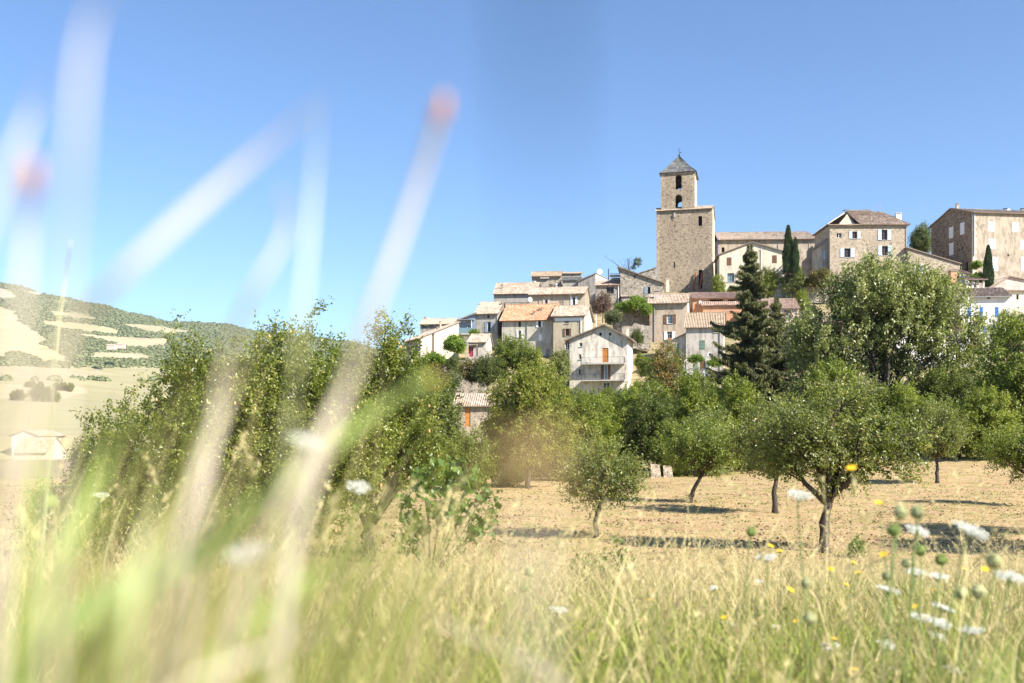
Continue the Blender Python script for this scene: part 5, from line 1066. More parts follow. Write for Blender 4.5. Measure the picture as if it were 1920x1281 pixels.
# spruces
def spruce(seed, Ht, Rm, lev, off=.12):
    g = np.random.default_rng(seed); mb = MB(); mb.tube([(0, 0, 0), (0.05, 0, Ht * .5), (0, 0, Ht)], [Ht * .016, Ht * .009, .02], 8); P_, D_, L_, T_ = [], [], [], []
    for k in range(lev):
        z = Ht * min(.985, off + (1 - off) * (k / lev) ** 1.02 + g.normal(0, .005)); rr = Rm * (1 - (z / Ht)) ** .8 * g.uniform(.55, 1.2) + .25; nb = int(g.integers(5, 9))
        for q in range(nb):
            a = g.uniform(0, 6.283); r = rr * g.uniform(.5, 1.35); dr = np.array([math.cos(a), math.sin(a), 0]); n_ = max(4, int(r / .16)); drp = g.uniform(.18, .42) * r
            t = np.linspace(.08, 1, n_); bp = np.array([0, 0, z]) + dr * (t * r)[:, None] + np.array([0, 0, 1]) * (-(np.sin(t * 2.3)) * drp + .25 * drp * t ** 3)[:, None]
            mb.tube([bp[0], bp[n_ // 2], bp[-1]], [.05, .03, .008], 4, False)
            for j in range(n_):
                m = 22; w = .18 + .35 * (1 - abs(t[j] - .55)); side = np.array([-dr[1], dr[0], 0])
                s0 = g.uniform(-1, 1, m); p = bp[j] + side * (s0 * w * .55)[:, None] + g.normal(0, .05, (m, 3))
                d = norm(side * (s0 * .5)[:, None] + dr * .25 + np.array([0, 0, -1.0]) + g.normal(0, .25, (m, 3)))
                P_.append(p); D_.append(d); L_.append(g.uniform(.22, .62, m) * (1.15 - .4 * t[j])); T_.append(np.clip(.25 + .5 * t[j] * g.uniform(.6, 1.2, m) + g.normal(0, .12, m), 0, 1))
    m = 2600; t = g.random(m); a = g.uniform(0, 6.283, m); r = (.15 + .75 * (1 - t)) * g.random(m) ** .5; P_.append(np.stack([r * np.cos(a), r * np.sin(a), Ht * (.72 + .285 * t)], 1)); D_.append(norm(np.stack([np.cos(a) * .6, np.sin(a) * .6, -.7 + .9 * t], 1) + g.normal(0, .2, (m, 3)))); L_.append(g.uniform(.15, .4, m)); T_.append(np.clip(g.normal(.4, .2, m), 0, 1))
    p = np.concatenate(P_); d = np.concatenate(D_); l = np.concatenate(L_); t = np.concatenate(T_); nr = norm(np.cross(d, g.normal(size=d.shape)))
    return mb.mesh('trunk', M['bark']), leaf_mesh('crown', p, d, nr, l, .13, M['spruce_leaf'], t, .05)
sp = spruce(5, 22.5, 6.4, 46)
b_ = P(1406, 462, 116); put('spruce_tree', 'tall dark spruce with drooping branches below the church', 'tree', sp, (b_.x, b_.y, b_.z - 22.5), 0, 1.0)
b_ = P(1456, 560, 119); put('spruce_tree', 'shorter spruce grown into the right side of the tall one', 'tree', sp, (b_.x, b_.y, b_.z - 22.5 * .8), 2.5, .80)
def cypress(seed, Ht, Rm):
    g = np.random.default_rng(seed); n = 9000; t = g.random(n) ** .85; a = g.uniform(0, 6.283, n); prof = Rm * 1.45 * (t + .02) ** .22 * (1.001 - t) ** .75 * (1 + .16 * np.sin(a * 3 + t * 14) + .1 * np.sin(a * 7 - t * 23))
    r = prof * g.uniform(.6, 1.05, n); p = np.stack([r * np.cos(a), r * np.sin(a), t * Ht], 1); d = norm(np.stack([np.cos(a) * .35, np.sin(a) * .35, np.ones(n)], 1) + g.normal(0, .2, (n, 3))); nr = norm(np.stack([np.cos(a), np.sin(a), .2 * np.ones(n)], 1) + g.normal(0, .4, (n, 3)))
    mb = MB(); mb.tube([(0, 0, -.5), (0, 0, Ht * .9)], [.15, .02], 6); return mb.mesh('trunk', M['bark']), leaf_mesh('crown', p, d, nr, g.uniform(.2, .45, n), .3, M['cypress_leaf'], np.clip(g.normal(.45, .22, n), 0, 1))
cyp = cypress(6, 9.0, .95)
for px, yt, yb, Y, lb, s_ in ((1478, 425, 512, 186, 'taller cypress in front of the church nave', 1.05), (1491.5, 447, 512, 185, 'shorter cypress right beside the taller one', .72), (1853, 462, 545, 179, 'slender cypress against the large stone house', .95)):
    b_ = P(px, yb, Y); hh = (yb - yt) / F * Y; o = put('cypress_tree', lb, 'tree', cyp, b_, px % 6, s_, 'cypresses', sz=hh / 9.0 / s_)
# bare branched tree on the skyline
mb = MB(); g = np.random.default_rng(9); b_ = P(1180, 520, 208)
for k in range(16):
    a = Vector((0, 0, 0)); tip = Vector((g.normal(-.6, 1.9), g.normal(0, .8), g.uniform(2.2, 4.2))); mid = a.lerp(tip, .5) + Vector((0, 0, .4)); mb.tube([a, mid, tip], [.07, .04, .015], 5)
    for q in range(3): s_ = mid.lerp(tip, g.random()); mb.tube([s_, s_ + Vector((g.normal(0, .4), g.normal(0, .4), g.uniform(.3, .9)))], [.02, .01], 4, False)
e = put('bare_tree', 'sparse bare tree on the skyline behind the rubble house', 'tree', (mb.mesh('trunk', M['bark']),), b_)
tb = make_tree(41, [(0, 0, 0), (0, 0, .5), (0, 0, 1.0)], [(1.7, 0, 3.1, .8, .7, .9), (.9, 0, 2.0, .5, .5, .5)], 60, 34, .15, M['dark_leaf'], r0=.03, limbs=3, shoot=.4); link('crown', tb[1], e)
# field trees in the valley
for i, (px, py, Y, s_) in enumerate([(70, 752, 700, 3.2), (88, 754, 700, 3.0), (102, 755, 700, 2.4), (36, 752, 700, 2.2), (26, 753, 705, 1.8), (60, 715, 900, 1.8), (76, 716, 900, 1.8), (106, 716, 900, 2.0), (118, 715, 900, 2.2), (132, 716, 900, 2.2), (52, 714, 900, 1.5)]):
    z = float(hill_z(px, Y)); put('field_tree', 'round tree in the valley fields, %s from the left edge' % ['first', 'second', 'third', 'fourth', 'fifth', 'sixth', 'seventh', 'eighth', 'ninth', 'tenth', 'eleventh'][sorted([70, 88, 102, 36, 26, 60, 76, 106, 118, 132, 52]).index(px)], 'tree', bush_b[:2], ((px - 960) / F * Y, Y, z - .4), i * 1.3, s_, 'field trees in the valley')

# scrub that covers the slope between the hedge and the houses
g = np.random.default_rng(90); n = 280; spx = g.uniform(770, 1930, n); sY = g.uniform(96, 147, n); sX = (spx - 960) / F * sY
okk = ~((spx > 800) & (spx < 965) & (sY < 116)) & ~((spx > 1060) & (spx < 1215) & (sY > 141)) & ~((spx > 1270) & (spx < 1360) & (sY > 141)); sX, sY = sX[okk], sY[okk]
kk = []
for j, ms in enumerate((bush_b, bush_c, bush_d, bush_e, olive)): kk.append(bpy.data.objects.new('scrub_kind', ms[1]))
lim = np.interp((sX / sY * F + 960), [770, 850, 940, 1000, 1100, 1200, 1300, 1420, 1500, 1930], [690, 725, 735, 700, 735, 712, 705, 745, 735, 690])
hmax = CZ + (HY - lim) / F * sY - H(sX, sY); scl = np.clip(hmax / 5.0, .25, 1.15) * g.uniform(.75, 1.0, len(sX))
scatter('hillside_scrub', 'dense scrub covering the slope between the orchard hedge and the houses', np.stack([sX, sY, H(sX, sY) - .2], 1), g.random(len(sX)) * 6.28, scl, g.integers(0, 5, len(sX)), kk)
# ---------------------------------------------------------------- meadow
M['grass_green'] = bladem('grass_green', (.14, .17, .03), (.41, .45, .10), .42)
M['grass_dry'] = bladem('grass_dry', (.38, .29, .11), (.80, .65, .34), .34)
M['grass_pale'] = bladem('grass_pale', (.30, .28, .09), (.48, .40, .19), .35)
M['stem_green'] = plain('stem_green', (.22, .28, .09), .6, .15, 0, 30); M['petal_white'] = plain('petal_white', (.66, .66, .58), .7, .06, 0, 60)
M['petal_yellow'] = plain('petal_yellow', (.80, .48, .02), .6, .1, 0, 60); M['husk_green'] = plain('husk_green', (.25, .31, .085), .7, .25, 0, 60); M['husk_pale'] = plain('husk_pale', (.46, .46, .23), .7, .2, 0, 60)
M['tip_orange'] = plain('tip_orange', (.70, .28, .04), .7, .2, 0, 80); M['stem_pale'] = plain('stem_pale', (.52, .44, .34), .6, .12, 0, 30); M['stake_wood'] = plain('stake_wood', (.34, .24, .15), .9, .3, 0, 9)
M['seed_tan'] = plain('seed_tan', (.52, .37, .18), .8, .2, 0, 60)
M['sapling_leaf'] = leafmat('sapling_leaf', (.05, .10, .018), (.10, .17, .03), (.18, .25, .06), .35)
def blades(g, root, tip, bend, w0, seg=3):
    """flat tapering blades from root to tip with a bent middle; returns V, F(tri), along, per-face blade index"""
    n = len(root); ax = tip - root; side = norm(np.cross(ax, g.normal(size=(n, 3)))); Vs, al = [], []
    for k in range(seg):
        t = k / seg; c = root + ax * t + bend * (4 * t * (1 - t) * .5)[..., None] if np.ndim(t) else root + ax * t + bend * (2 * t * (1 - t))
        w = (w0 * (1 - .55 * t) * (.6 if k == 0 else 1))[:, None] / 2
        Vs += [c - side * w, c + side * w]; al += [t, t]
    Vs.append(tip); al.append(1.0); nv = len(Vs)
    V = np.stack(Vs, 1).reshape(-1, 3); A = np.tile(al, n); T = []
    for k in range(seg - 1): T += [(2 * k, 2 * k + 1, 2 * k + 3), (2 * k, 2 * k + 3, 2 * k + 2)]
    T.append((2 * seg - 2, 2 * seg - 1, 2 * seg)); T = np.array(T)
    Fc = (np.arange(n)[:, None, None] * nv + T[None]).reshape(-1, 3); return V, Fc, A, np.repeat(np.arange(n), len(T))
def tuft(seed, n, h0, h1, rad, w, mt, heads=0, lean=.25):
    g = np.random.default_rng(seed); root = np.zeros((n, 3)); root[:, :2] = g.normal(0, rad * .55, (n, 2)); root[:, 2] = -.03
    h = g.uniform(h0, h1, n); tip = root + np.stack([g.normal(.10, lean * 1.3, n) * h, g.normal(0, lean, n) * h, h], 1)
    bend = np.stack([g.normal(0, .2, n) * h, g.normal(0, .2, n) * h, .16 * h], 1)
    V, Fc, A, bi = blades(g, root, tip, bend, w * g.uniform(.6, 1.4, n)); R_ = g.random(n)[bi]
    if heads:
        hs = []; 
        for i in g.choice(n, heads, replace=False):
            ax = norm(tip[i] - (root[i] * .3 + tip[i] * .7 + bend[i] * .42)); m = 16; t = g.random(m); p = tip[i] - ax * (t * .09 * g.uniform(.6, 1.3))[:, None]; d = norm(ax + g.normal(0, .45, (m, 3))); s = norm(np.cross(d, g.normal(size=(m, 3))))
            l = .016; q = np.stack([p - s * .0022, p + s * .0022, p + d * l], 1); hs.append(q)
        q = np.concatenate(hs).reshape(-1, 3); f2 = np.arange(len(q)).reshape(-1, 3) + len(V); V = np.concatenate([V, q]); Fc = np.concatenate([Fc, f2]); A = np.concatenate([A, np.ones(len(q))]); R_ = np.concatenate([R_, g.random(len(f2))])
    return bpy.data.objects.new('tuft_kind', mesh_np('tuft', V, Fc, M[mt], [('along', 'FLOAT', 'POINT', A), ('rnd', 'FLOAT', 'FACE', R_)]))
kinds = [tuft(100 + i, 40, .15, .40, .16, .0075, 'grass_green') for i in range(3)] + [tuft(110 + i, 22, .30, .70, .16, .0036, 'grass_dry', 14, .32) for i in range(3)] + [tuft(120 + i, 30, .15, .38, .15, .005, 'grass_dry', 0, .5) for i in range(2)] + [tuft(128, 26, .08, .22, .14, .022, 'grass_green', 0, .7)]
n = 13500; u = rng.random((n, 2)); yy = .75 + 27.5 * u[:, 0] ** .72; xx = (u[:, 1] - .5) * 2 * (yy * .60 + .9)
edge = 26.0 + 1.8 * np.sin(xx * .5) + 1.0 * np.sin(xx * 1.3 + 1); pat = .5 + .5 * np.sin(xx * 1.1 + .7 * np.sin(yy * .9)) * np.sin(yy * .8 + 1.1 * np.sin(xx * .6)); kp = (rng.random(n) < np.clip((edge + 2 - yy) / 9, 0, 1)) & (rng.random(n) < .45 + .6 * pat); xx, yy = xx[kp], yy[kp]
# keep the lens clear on the right: nothing tall right under the camera
pg = np.clip(.72 - .028 * yy + .25 * np.sin(xx * .8 + 2) * np.sin(yy * .6) + .12 * np.sin(xx * 2.1 + yy), .08, .9)
isg = rng.random(len(xx)) < pg * .8; pick = np.where(isg, rng.integers(0, 3, len(xx)), rng.integers(3, 8, len(xx))); pick = np.where(rng.random(len(xx)) < .07, 8, pick)
scl = rng.uniform(.65, 1.3, len(xx)) * np.interp(yy, [0, 9, 17, 25, 29], [1, .95, .62, .34, .22])
scatter('meadow_grass', 'tall dry and green meadow grass on the slope in front', np.stack([xx, yy, H(xx, yy)], 1), rng.random(len(xx)) * 6.28, scl, pick, kinds)
kinds = [tuft(130 + i, 34, .02, .11, .22, .008, 'grass_dry', 0, .9) for i in range(2)] + [tuft(135 + i, 28, .02, .11, .2, .009, 'grass_green', 0, .8) for i in range(2)]
n = 34000; u = rng.random((n, 2)); yy = 25 + 52 * u[:, 0]; xx = (u[:, 1] - .5) * 2 * (yy * .58)
gp = .5 + .5 * np.sin(xx * .45 + 1) * np.sin(yy * .33 + 2) + .3 * np.sin(xx * 1.3 + yy * .9); kp = rng.random(n) < .55 + .4 * gp; xx, yy, gp = xx[kp], yy[kp], gp[kp]
pick = np.where(rng.random(len(xx)) < .10 + .28 * np.clip(gp - .45, 0, 1), rng.integers(2, 4, len(xx)), rng.integers(0, 2, len(xx)))
scatter('mown_grass', 'short dry mown grass on the orchard floor', np.stack([xx, yy, H(xx, yy)], 1), rng.random(len(xx)) * 6.28, rng.uniform(.5, 1.2, len(xx)), pick, kinds)

# clods and fallen leaves on the orchard floor
M['litter'] = plain('litter', (.13, .085, .05), .9, .5, 0, 20); kinds = []
for q in range(3):
    g = np.random.default_rng(140 + q); m_ = 7; p = np.zeros((m_, 3)); p[:, :2] = g.normal(0, .22, (m_, 2)); p[:, 2] = .012
    d = norm(np.stack([g.normal(size=m_), g.normal(size=m_), g.normal(0, .35, m_)], 1)); kinds.append(bpy.data.objects.new('litter_kind', leaf_mesh('litter', p, d, norm(g.normal(0, .4, (m_, 3)) + [0, 0, 1]), g.uniform(.03, .10, m_), .4, M['litter'], g.random(m_), .35)))
n = 3000; u = rng.random((n, 2)); yy = 27 + 40 * u[:, 0]; xx = (u[:, 1] - .5) * 2 * (yy * .56); kp = rng.random(n) < .4 + .6 * (np.sin(xx * .5 + 2) * np.sin(yy * .4) > -.2); xx, yy = xx[kp], yy[kp]
scatter('leaf_litter', 'dark clods and fallen leaves strewn over the dry orchard floor', np.stack([xx, yy, H(xx, yy)], 1), rng.random(len(xx)) * 6.28, rng.uniform(.6, 1.5, len(xx)), rng.integers(0, 3, len(xx)), kinds)

# young sapling with single leaves, and its stakes
YS = 9.4; bx, by, bz = base(808, YS); e = link('sapling', None, loc=(bx, by, bz)); tag(e, 'young leafy apricot sapling standing in the meadow between stakes', 'tree')
g = np.random.default_rng(50); mb = MB(); tips = []
def q_(px, py): p = P(px, py, YS); return Vector((p.x - bx, 0, p.z - bz))
root = Vector((0, 0, -.05)); fk = q_(808, 1085)
mb.tube([root, fk], [.02, .016], 7)
for (px, py, dy) in ((748, 1000, .1), (762, 930, -.1), (790, 880, .05), (815, 862, -.05), (850, 868, .1), (885, 885, -.12), (915, 915, .08), (930, 945, -.05), (870, 950, .2), (830, 920, -.2), (900, 985, -.1), (780, 970, .2)):
    t = q_(px, py) + Vector((0, dy, 0)); m1 = fk.lerp(t, .5) + Vector((g.normal(0, .03), dy * .3, -.02)); path = [fk, m1, t]; mb.tube(path, [.011, .007, .003], 5, False); tips.append((m1, t))
mb.build('trunk', M['bark'], e)
outl = [(0, 0), (.35, .16), (.48, .36), (.40, .62), (.2, .85), (0, 1.0)]; V = [(0, 0, 0)]; lm = MB()
for a, b in zip(outl[:-1], outl[1:]):
    for s_ in (-1, 1): lm.poly([(0, 0, -a[1]), (s_ * a[0], -.12 * abs(a[0]), -a[1]), (s_ * b[0], -.12 * abs(b[0]) , -b[1]), (0, .02, -b[1])])
lme = lm.mesh('leaf', M['sapling_leaf']); at_ = lme.attributes.new('rnd', 'FLOAT', 'FACE'); lmes = []
for k in range(6):
    c_ = lme.copy(); c_.attributes['rnd'].data.foreach_set('value', np.full(len(c_.polygons), (k + .5) / 6, np.float32)); lmes.append(c_)
for i in range(290):
    m1, t = tips[int(g.integers(0, len(tips)))]; f_ = .35 + .72 * g.random() ** .6; p = m1.lerp(t, f_) + Vector((g.normal(0, .055), g.normal(0, .07), g.normal(0, .045)))
    o = link('leaf', lmes[int(g.integers(0, 6))], e, loc=p); s_ = g.uniform(.055, .10); o.scale = (s_ * g.uniform(.75, 1.1), s_ * g.uniform(-2.2, 2.2), s_); o.rotation_euler = (g.normal(-.5, .45), g.normal(0, .55), g.uniform(0, 6.28))
n_ = 520; ti = g.integers(0, len(tips), n_); ff = (.3 + .75 * g.random(n_) ** .6)[:, None]; A_ = np.array([tuple(tips[i][0]) for i in ti]); B_ = np.array([tuple(tips[i][1]) for i in ti]); pp = A_ + (B_ - A_) * ff + g.normal(0, .06, (n_, 3))
o = link('small_leaves', leaf_mesh('small_leaves', pp, norm(g.normal(0, .6, (n_, 3)) + [0, 0, -.7]), norm(g.normal(0, .7, (n_, 3)) + [.2, -.5, .5]), g.uniform(.03, .06, n_), .36, M['sapling_leaf'], g.random(n_)), e); o['kind'] = 'stuff'
for px, yt, w, lb in ((754, 1072, .035, 'thin wooden stake left of the sapling'), (799, 1080, .04, 'wooden stake in front of the sapling stem'), (844, 1074, .04, 'wooden stake right of the sapling')):
    x_, y_, z_ = base(px, 8.8); h_ = P(px, yt, 8.8).z - z_; mb = MB(); mb.hexa([(-w / 2, -w / 2, -.1), (w / 2, -w / 2, -.1), (w / 2, w / 2, -.1), (-w / 2, w / 2, -.1), (-w / 2, -w / 2, h_), (w / 2, -w / 2, h_ - .015), (w / 2, w / 2, h_), (-w / 2, w / 2, h_ + .01)])
    o = mb.build('wooden_stake', M['stake_wood'], None, loc=(x_, y_, z_)); tag(o, lb, 'stake', 'stakes around the sapling')
x_, y_, z_ = base(634, 22); mb = MB(); mb.tube([(0, 0, -.1), (.01, 0, .62)], .025, 6); o = mb.build('fence_post', M['stake_wood'], None, loc=(x_, y_, z_)); tag(o, 'short thin post in the grass left of the V shaped pear tree', 'post')
wb = make_tree(51, [(0, 0, 0), (0, 0, .1), (0, 0, .2)], [(0, 0, .42, .30, .28, .26), (.2, 0, .52, .2, .2, .2), (-.22, 0, .35, .18, .18, .18)], 46, 16, .085, M['sapling_leaf'], r0=.012, limbs=6, shoot=.16, gap=.6, wd=.26)
put('wild_shoot', 'leafy green shoot growing in the grass before the small pale fruit tree', 'plant', wb, base(1130, 13.5), 0, 1.0, None, ('stems', 'crown'))
wb2 = put('wild_shoot', 'small dark weed at the foot of the broad fruit tree', 'plant', wb[:2], base(1608, 28), 1.0, .8, None, ('stems', 'crown'))

# flowers
def umbel_mesh(seed):
    g = np.random.default_rng(seed); mb = MB(); wb_ = MB()
    for k in range(30):
        a = k * 2.399; r = math.sqrt((k + .5) / 30); c = Vector((r * math.cos(a), r * math.sin(a), .16 - .10 * r * r + g.normal(0, .03))); mb.tube([(0, 0, -.42), c * .55 + Vector((0, 0, -.13)), c], .012, 3, False)
        for q in range(16):
            d = Vector((g.normal(0, .08), g.normal(0, .08), g.normal(.02, .045))); s_ = g.uniform(.045, .075); t = g.uniform(0, 3)
            p = c + d; wb_.poly([p + Vector((math.cos(t + w) * s_, math.sin(t + w) * s_, g.normal(0, .035))) for w in (0, 1.57, 3.14, 4.71)])
    for k in range(8): a = k * .785; mb.tube([(0, 0, -.42), (.3 * math.cos(a), .3 * math.sin(a), -.45)], .01, 3, False)
    return mb.mesh('rays', M['stem_green']), wb_.mesh('florets', M['petal_white'])
def nest_mesh(pale):
    g = np.random.default_rng(61 + pale); mb = MB(); wb_ = MB()
    for k in range(34):
        a = k * 2 * math.pi / 34; r = 1 + g.normal(0, .08); tp = g.uniform(.35, .7); zt = g.uniform(.95, 1.25)
        ca, sa = math.cos(a), math.sin(a); mb.tube([(.06 * ca, .06 * sa, -.9), (.75 * r * ca, .75 * r * sa, -.45), (.95 * r * ca, .95 * r * sa, .2), (tp * ca, tp * sa, zt)], [.05, .075, .085, .10], 4)
    wb_.lathe([(.05, -.8), (.55, -.4), (.68, .2), (.4, .9), (.05, 1.0)], 12)
    return mb.mesh('rays', M['husk_pale' if pale else 'husk_green']), wb_.mesh('seed_mass', M['husk_green'], sm=True)
def daisy_mesh():
    mb = MB(); wb_ = MB()
    for k in range(16): a = k * math.pi / 8; c, s_ = math.cos(a), math.sin(a); mb.poly([(.2 * c - .09 * s_, .2 * s_ + .09 * c, .05), (c - .14 * s_, s_ + .14 * c, .16), (1.05 * c, 1.05 * s_, .17), (c + .14 * s_, s_ - .14 * c, .16), (.2 * c + .09 * s_, .2 * s_ - .09 * c, .05)])
    mb.lathe([(.05, .18), (.28, .16), (.34, .08)], 10); wb_.lathe([(.06, -.75), (.32, -.5), (.42, -.15), (.36, .06)], 10); return mb.mesh('petals', M['petal_yellow']), wb_.mesh('calyx', M['stem_green'])
UM = [umbel_mesh(s_) for s_ in (1, 2, 3)]; NG = nest_mesh(0); NP = nest_mesh(1); DM = daisy_mesh()
ORD = 'first second third fourth fifth sixth seventh eighth ninth tenth eleventh twelfth thirteenth fourteenth fifteenth sixteenth seventeenth eighteenth nineteenth twentieth'.split()
ORD += ['twenty-' + o for o in ORD[:9]] + ['thirtieth'] + ['thirty-' + o for o in ORD[:9]] + ['fortieth'] + ['forty-' + o for o in ORD[:9]]
gf = np.random.default_rng(70)
def flower(name, label, cat, group, parts, px, py, Y, r, tilt, srad, smat, names):
    c = P(px, py, Y); gx, gy = c.x + gf.normal(-.03, .05) * (c.z - float(H(c.x, Y))) * 2, Y + gf.normal(.02, .06); gz = float(H(gx, gy))
    e = link(name, None, loc=(gx, gy, gz)); tag(e, label, cat, group); hp_ = c - Vector((gx, gy, gz)); ax = Vector((tilt[0], tilt[1], 1)).normalized(); neck = hp_ - ax * r * .45
    mb = MB(); mb.tube([(0, 0, -.02), neck * .5 + Vector((gf.normal(0, .02), gf.normal(0, .02), 0)), neck - ax * r * .6, neck], [srad * 1.3, srad, srad, srad], 5); mb.build('stem', M[smat], e, sm=True)
    q = ax.to_track_quat('Z', 'Y').to_euler()
    for nm, me in zip(names, parts): o = link(nm, me, e, loc=hp_); o.rotation_euler = q; o.scale = (r, r, r)
UMB = [(1499, 930, 54), (1436, 1047, 44), (1720, 996, 52), (1821, 997, 74), (1717, 1074, 46), (1757, 1082, 46), (1893, 1083, 66), (1665, 1107, 48), (1768, 1141, 48), (1727, 1159, 45), (1762, 1170, 50), (1821, 1184, 52), (1662, 1210, 42), (1555, 1213, 40),
       (1757, 1193, 40), (1790, 1259, 44), (1421, 1216, 16), (1417, 1265, 18), (1455, 1176, 20), (1422, 1091, 20), (1047, 1145, 40), (1034, 1166, 11), (1135, 1160, 11), (1338, 1103, 20), (1374, 1172, 20), (1340, 1210, 13), (1419, 1190, 14), (672, 915, 56), (465, 1040, 95), (578, 832, 92), (535, 1180, 40), (190, 930, 34), (105, 1105, 26), (905, 1192, 14), (930, 1176, 12), (1160, 1165, 13)]
for i, (px, py, w) in enumerate(sorted(UMB)):
    dm = .026 if w > 90 else (.07 if w > 30 else .045); Y = dm * F / w
    flower('wild_carrot_flower', 'flat white wild carrot flower, %s from the left edge' % ORD[i], 'flower', 'white wild carrot flowers', (UM[i % 3][0], UM[i % 3][1]), px, py, Y, dm / 2 * .85, (gf.normal(.08, .16), gf.normal(-.22, .12)), .0018, 'stem_green', ('rays', 'florets'))
NST = [(1408, 999, 24, 0), (1676, 997, 30, 0), (1688, 963, 34, 1), (1721, 964, 34, 1), (1726, 1035, 26, 0), (1765, 1052, 28, 0), (1864, 1055, 36, 1), (1513, 1096, 28, 1), (1663, 1082, 24, 1), (1700, 1058, 24, 1), (1518, 1162, 30, 1), (1803, 1115, 30, 1), (1834, 1112, 34, 1), (981, 1105, 20, 0), (97, 945, 34, 0), (993, 1075, 22, 1)]
for i, (px, py, w, pl) in enumerate(sorted(NST)):
    dm = .036; Y = dm * F / w
    flower('wild_carrot_seed_head', 'closed %s wild carrot seed head, %s from the left edge' % ('pale' if pl else 'green', ORD[i]), 'seed head', 'closed wild carrot seed heads', NP if pl else NG, px, py, Y, dm / 2.7, (gf.normal(-.1, .25), gf.normal(0, .12)), .0018, 'stem_green', ('rays', 'seed_mass'))
YEL = [(150, 465), (208, 460), (265, 490), (328, 565), (568, 600), (705, 560), (735, 620), (310, 685), (325, 722), (240, 735), (570, 752), (625, 747), (660, 692), (715, 815), (724, 772), (820, 803), (865, 858), (1075, 820), (1190, 720), (1185, 425), (945, 470), (885, 510), (858, 203), (1335, 685), (1430, 640), (1490, 600), (1370, 600), (590, 1015), (715, 1200), (1700, 710), (280, 955), (360, 910), (293, 830), (430, 825)]
YEL = sorted([(1380 + a / 3.194, 880 + b / 3.194) for a, b in YEL] + [(1597, 878), (1216, 1126), (1288, 1135), (1358, 1158)])
YEL = YEL[::2] + [(1597, 878)]; YEL = sorted(set(YEL))
for i, (px, py) in enumerate(YEL):
    Y = gf.uniform(2.9, 4.6) if py > 1000 else 2.4
    flower('hawkweed_flower', 'small yellow daisy like flower in the meadow, %s from the left' % ORD[i], 'flower', 'yellow meadow flowers', DM, px, py, Y, .0125, (gf.normal(0, .3), gf.normal(-.25, .2)), .0011, 'stem_green', ('petals', 'calyx'))

# stalks and blades right before the lens: (points in the photo, distance, radius or half width, material, ribbon?, tip)
def ground_end(p, q):
    d = (q - p); d.normalize(); z0 = float(H(q.x, q.y)); k = (q.z - z0 + .02)
    return Vector((q.x + d.x * k * .35, q.y + gf.normal(0, .02), z0 - .02))
def curve_pts(pts, n=14):
    a = np.array([tuple(p) for p in pts]); t = np.linspace(0, 1, len(a)); ts = np.linspace(0, 1, n)
    c = np.stack([np.interp(ts, t, a[:, k]) for k in range(3)], 1); 
    for _ in range(2): c[1:-1] = (c[:-2] + 2 * c[1:-1] + c[2:]) / 4
    return [Vector(p) for p in c]
def ribbon(mb, pts, w, tilt=.5):
    w = w * .8; n = len(pts); L_, R__, Mi = [], [], []
    for i, p in enumerate(pts):
        d = (pts[min(i + 1, n - 1)] - pts[max(i - 1, 0)]).normalized(); s_ = d.cross(Vector((math.sin(tilt), -math.cos(tilt), .2))).normalized(); t = i / (n - 1); ww = w * min(1, .12 + 3.2 * t) * (1 - .25 * t); nn = d.cross(s_) * ww * .35
        L_.append(mb.pt(p - s_ * ww + nn)); R__.append(mb.pt(p + s_ * ww + nn)); Mi.append(mb.pt(p))
    for i in range(n - 1): mb.f.append([L_[i], Mi[i], Mi[i + 1], L_[i + 1]]); mb.f.append([Mi[i], R__[i], R__[i + 1], Mi[i + 1]])
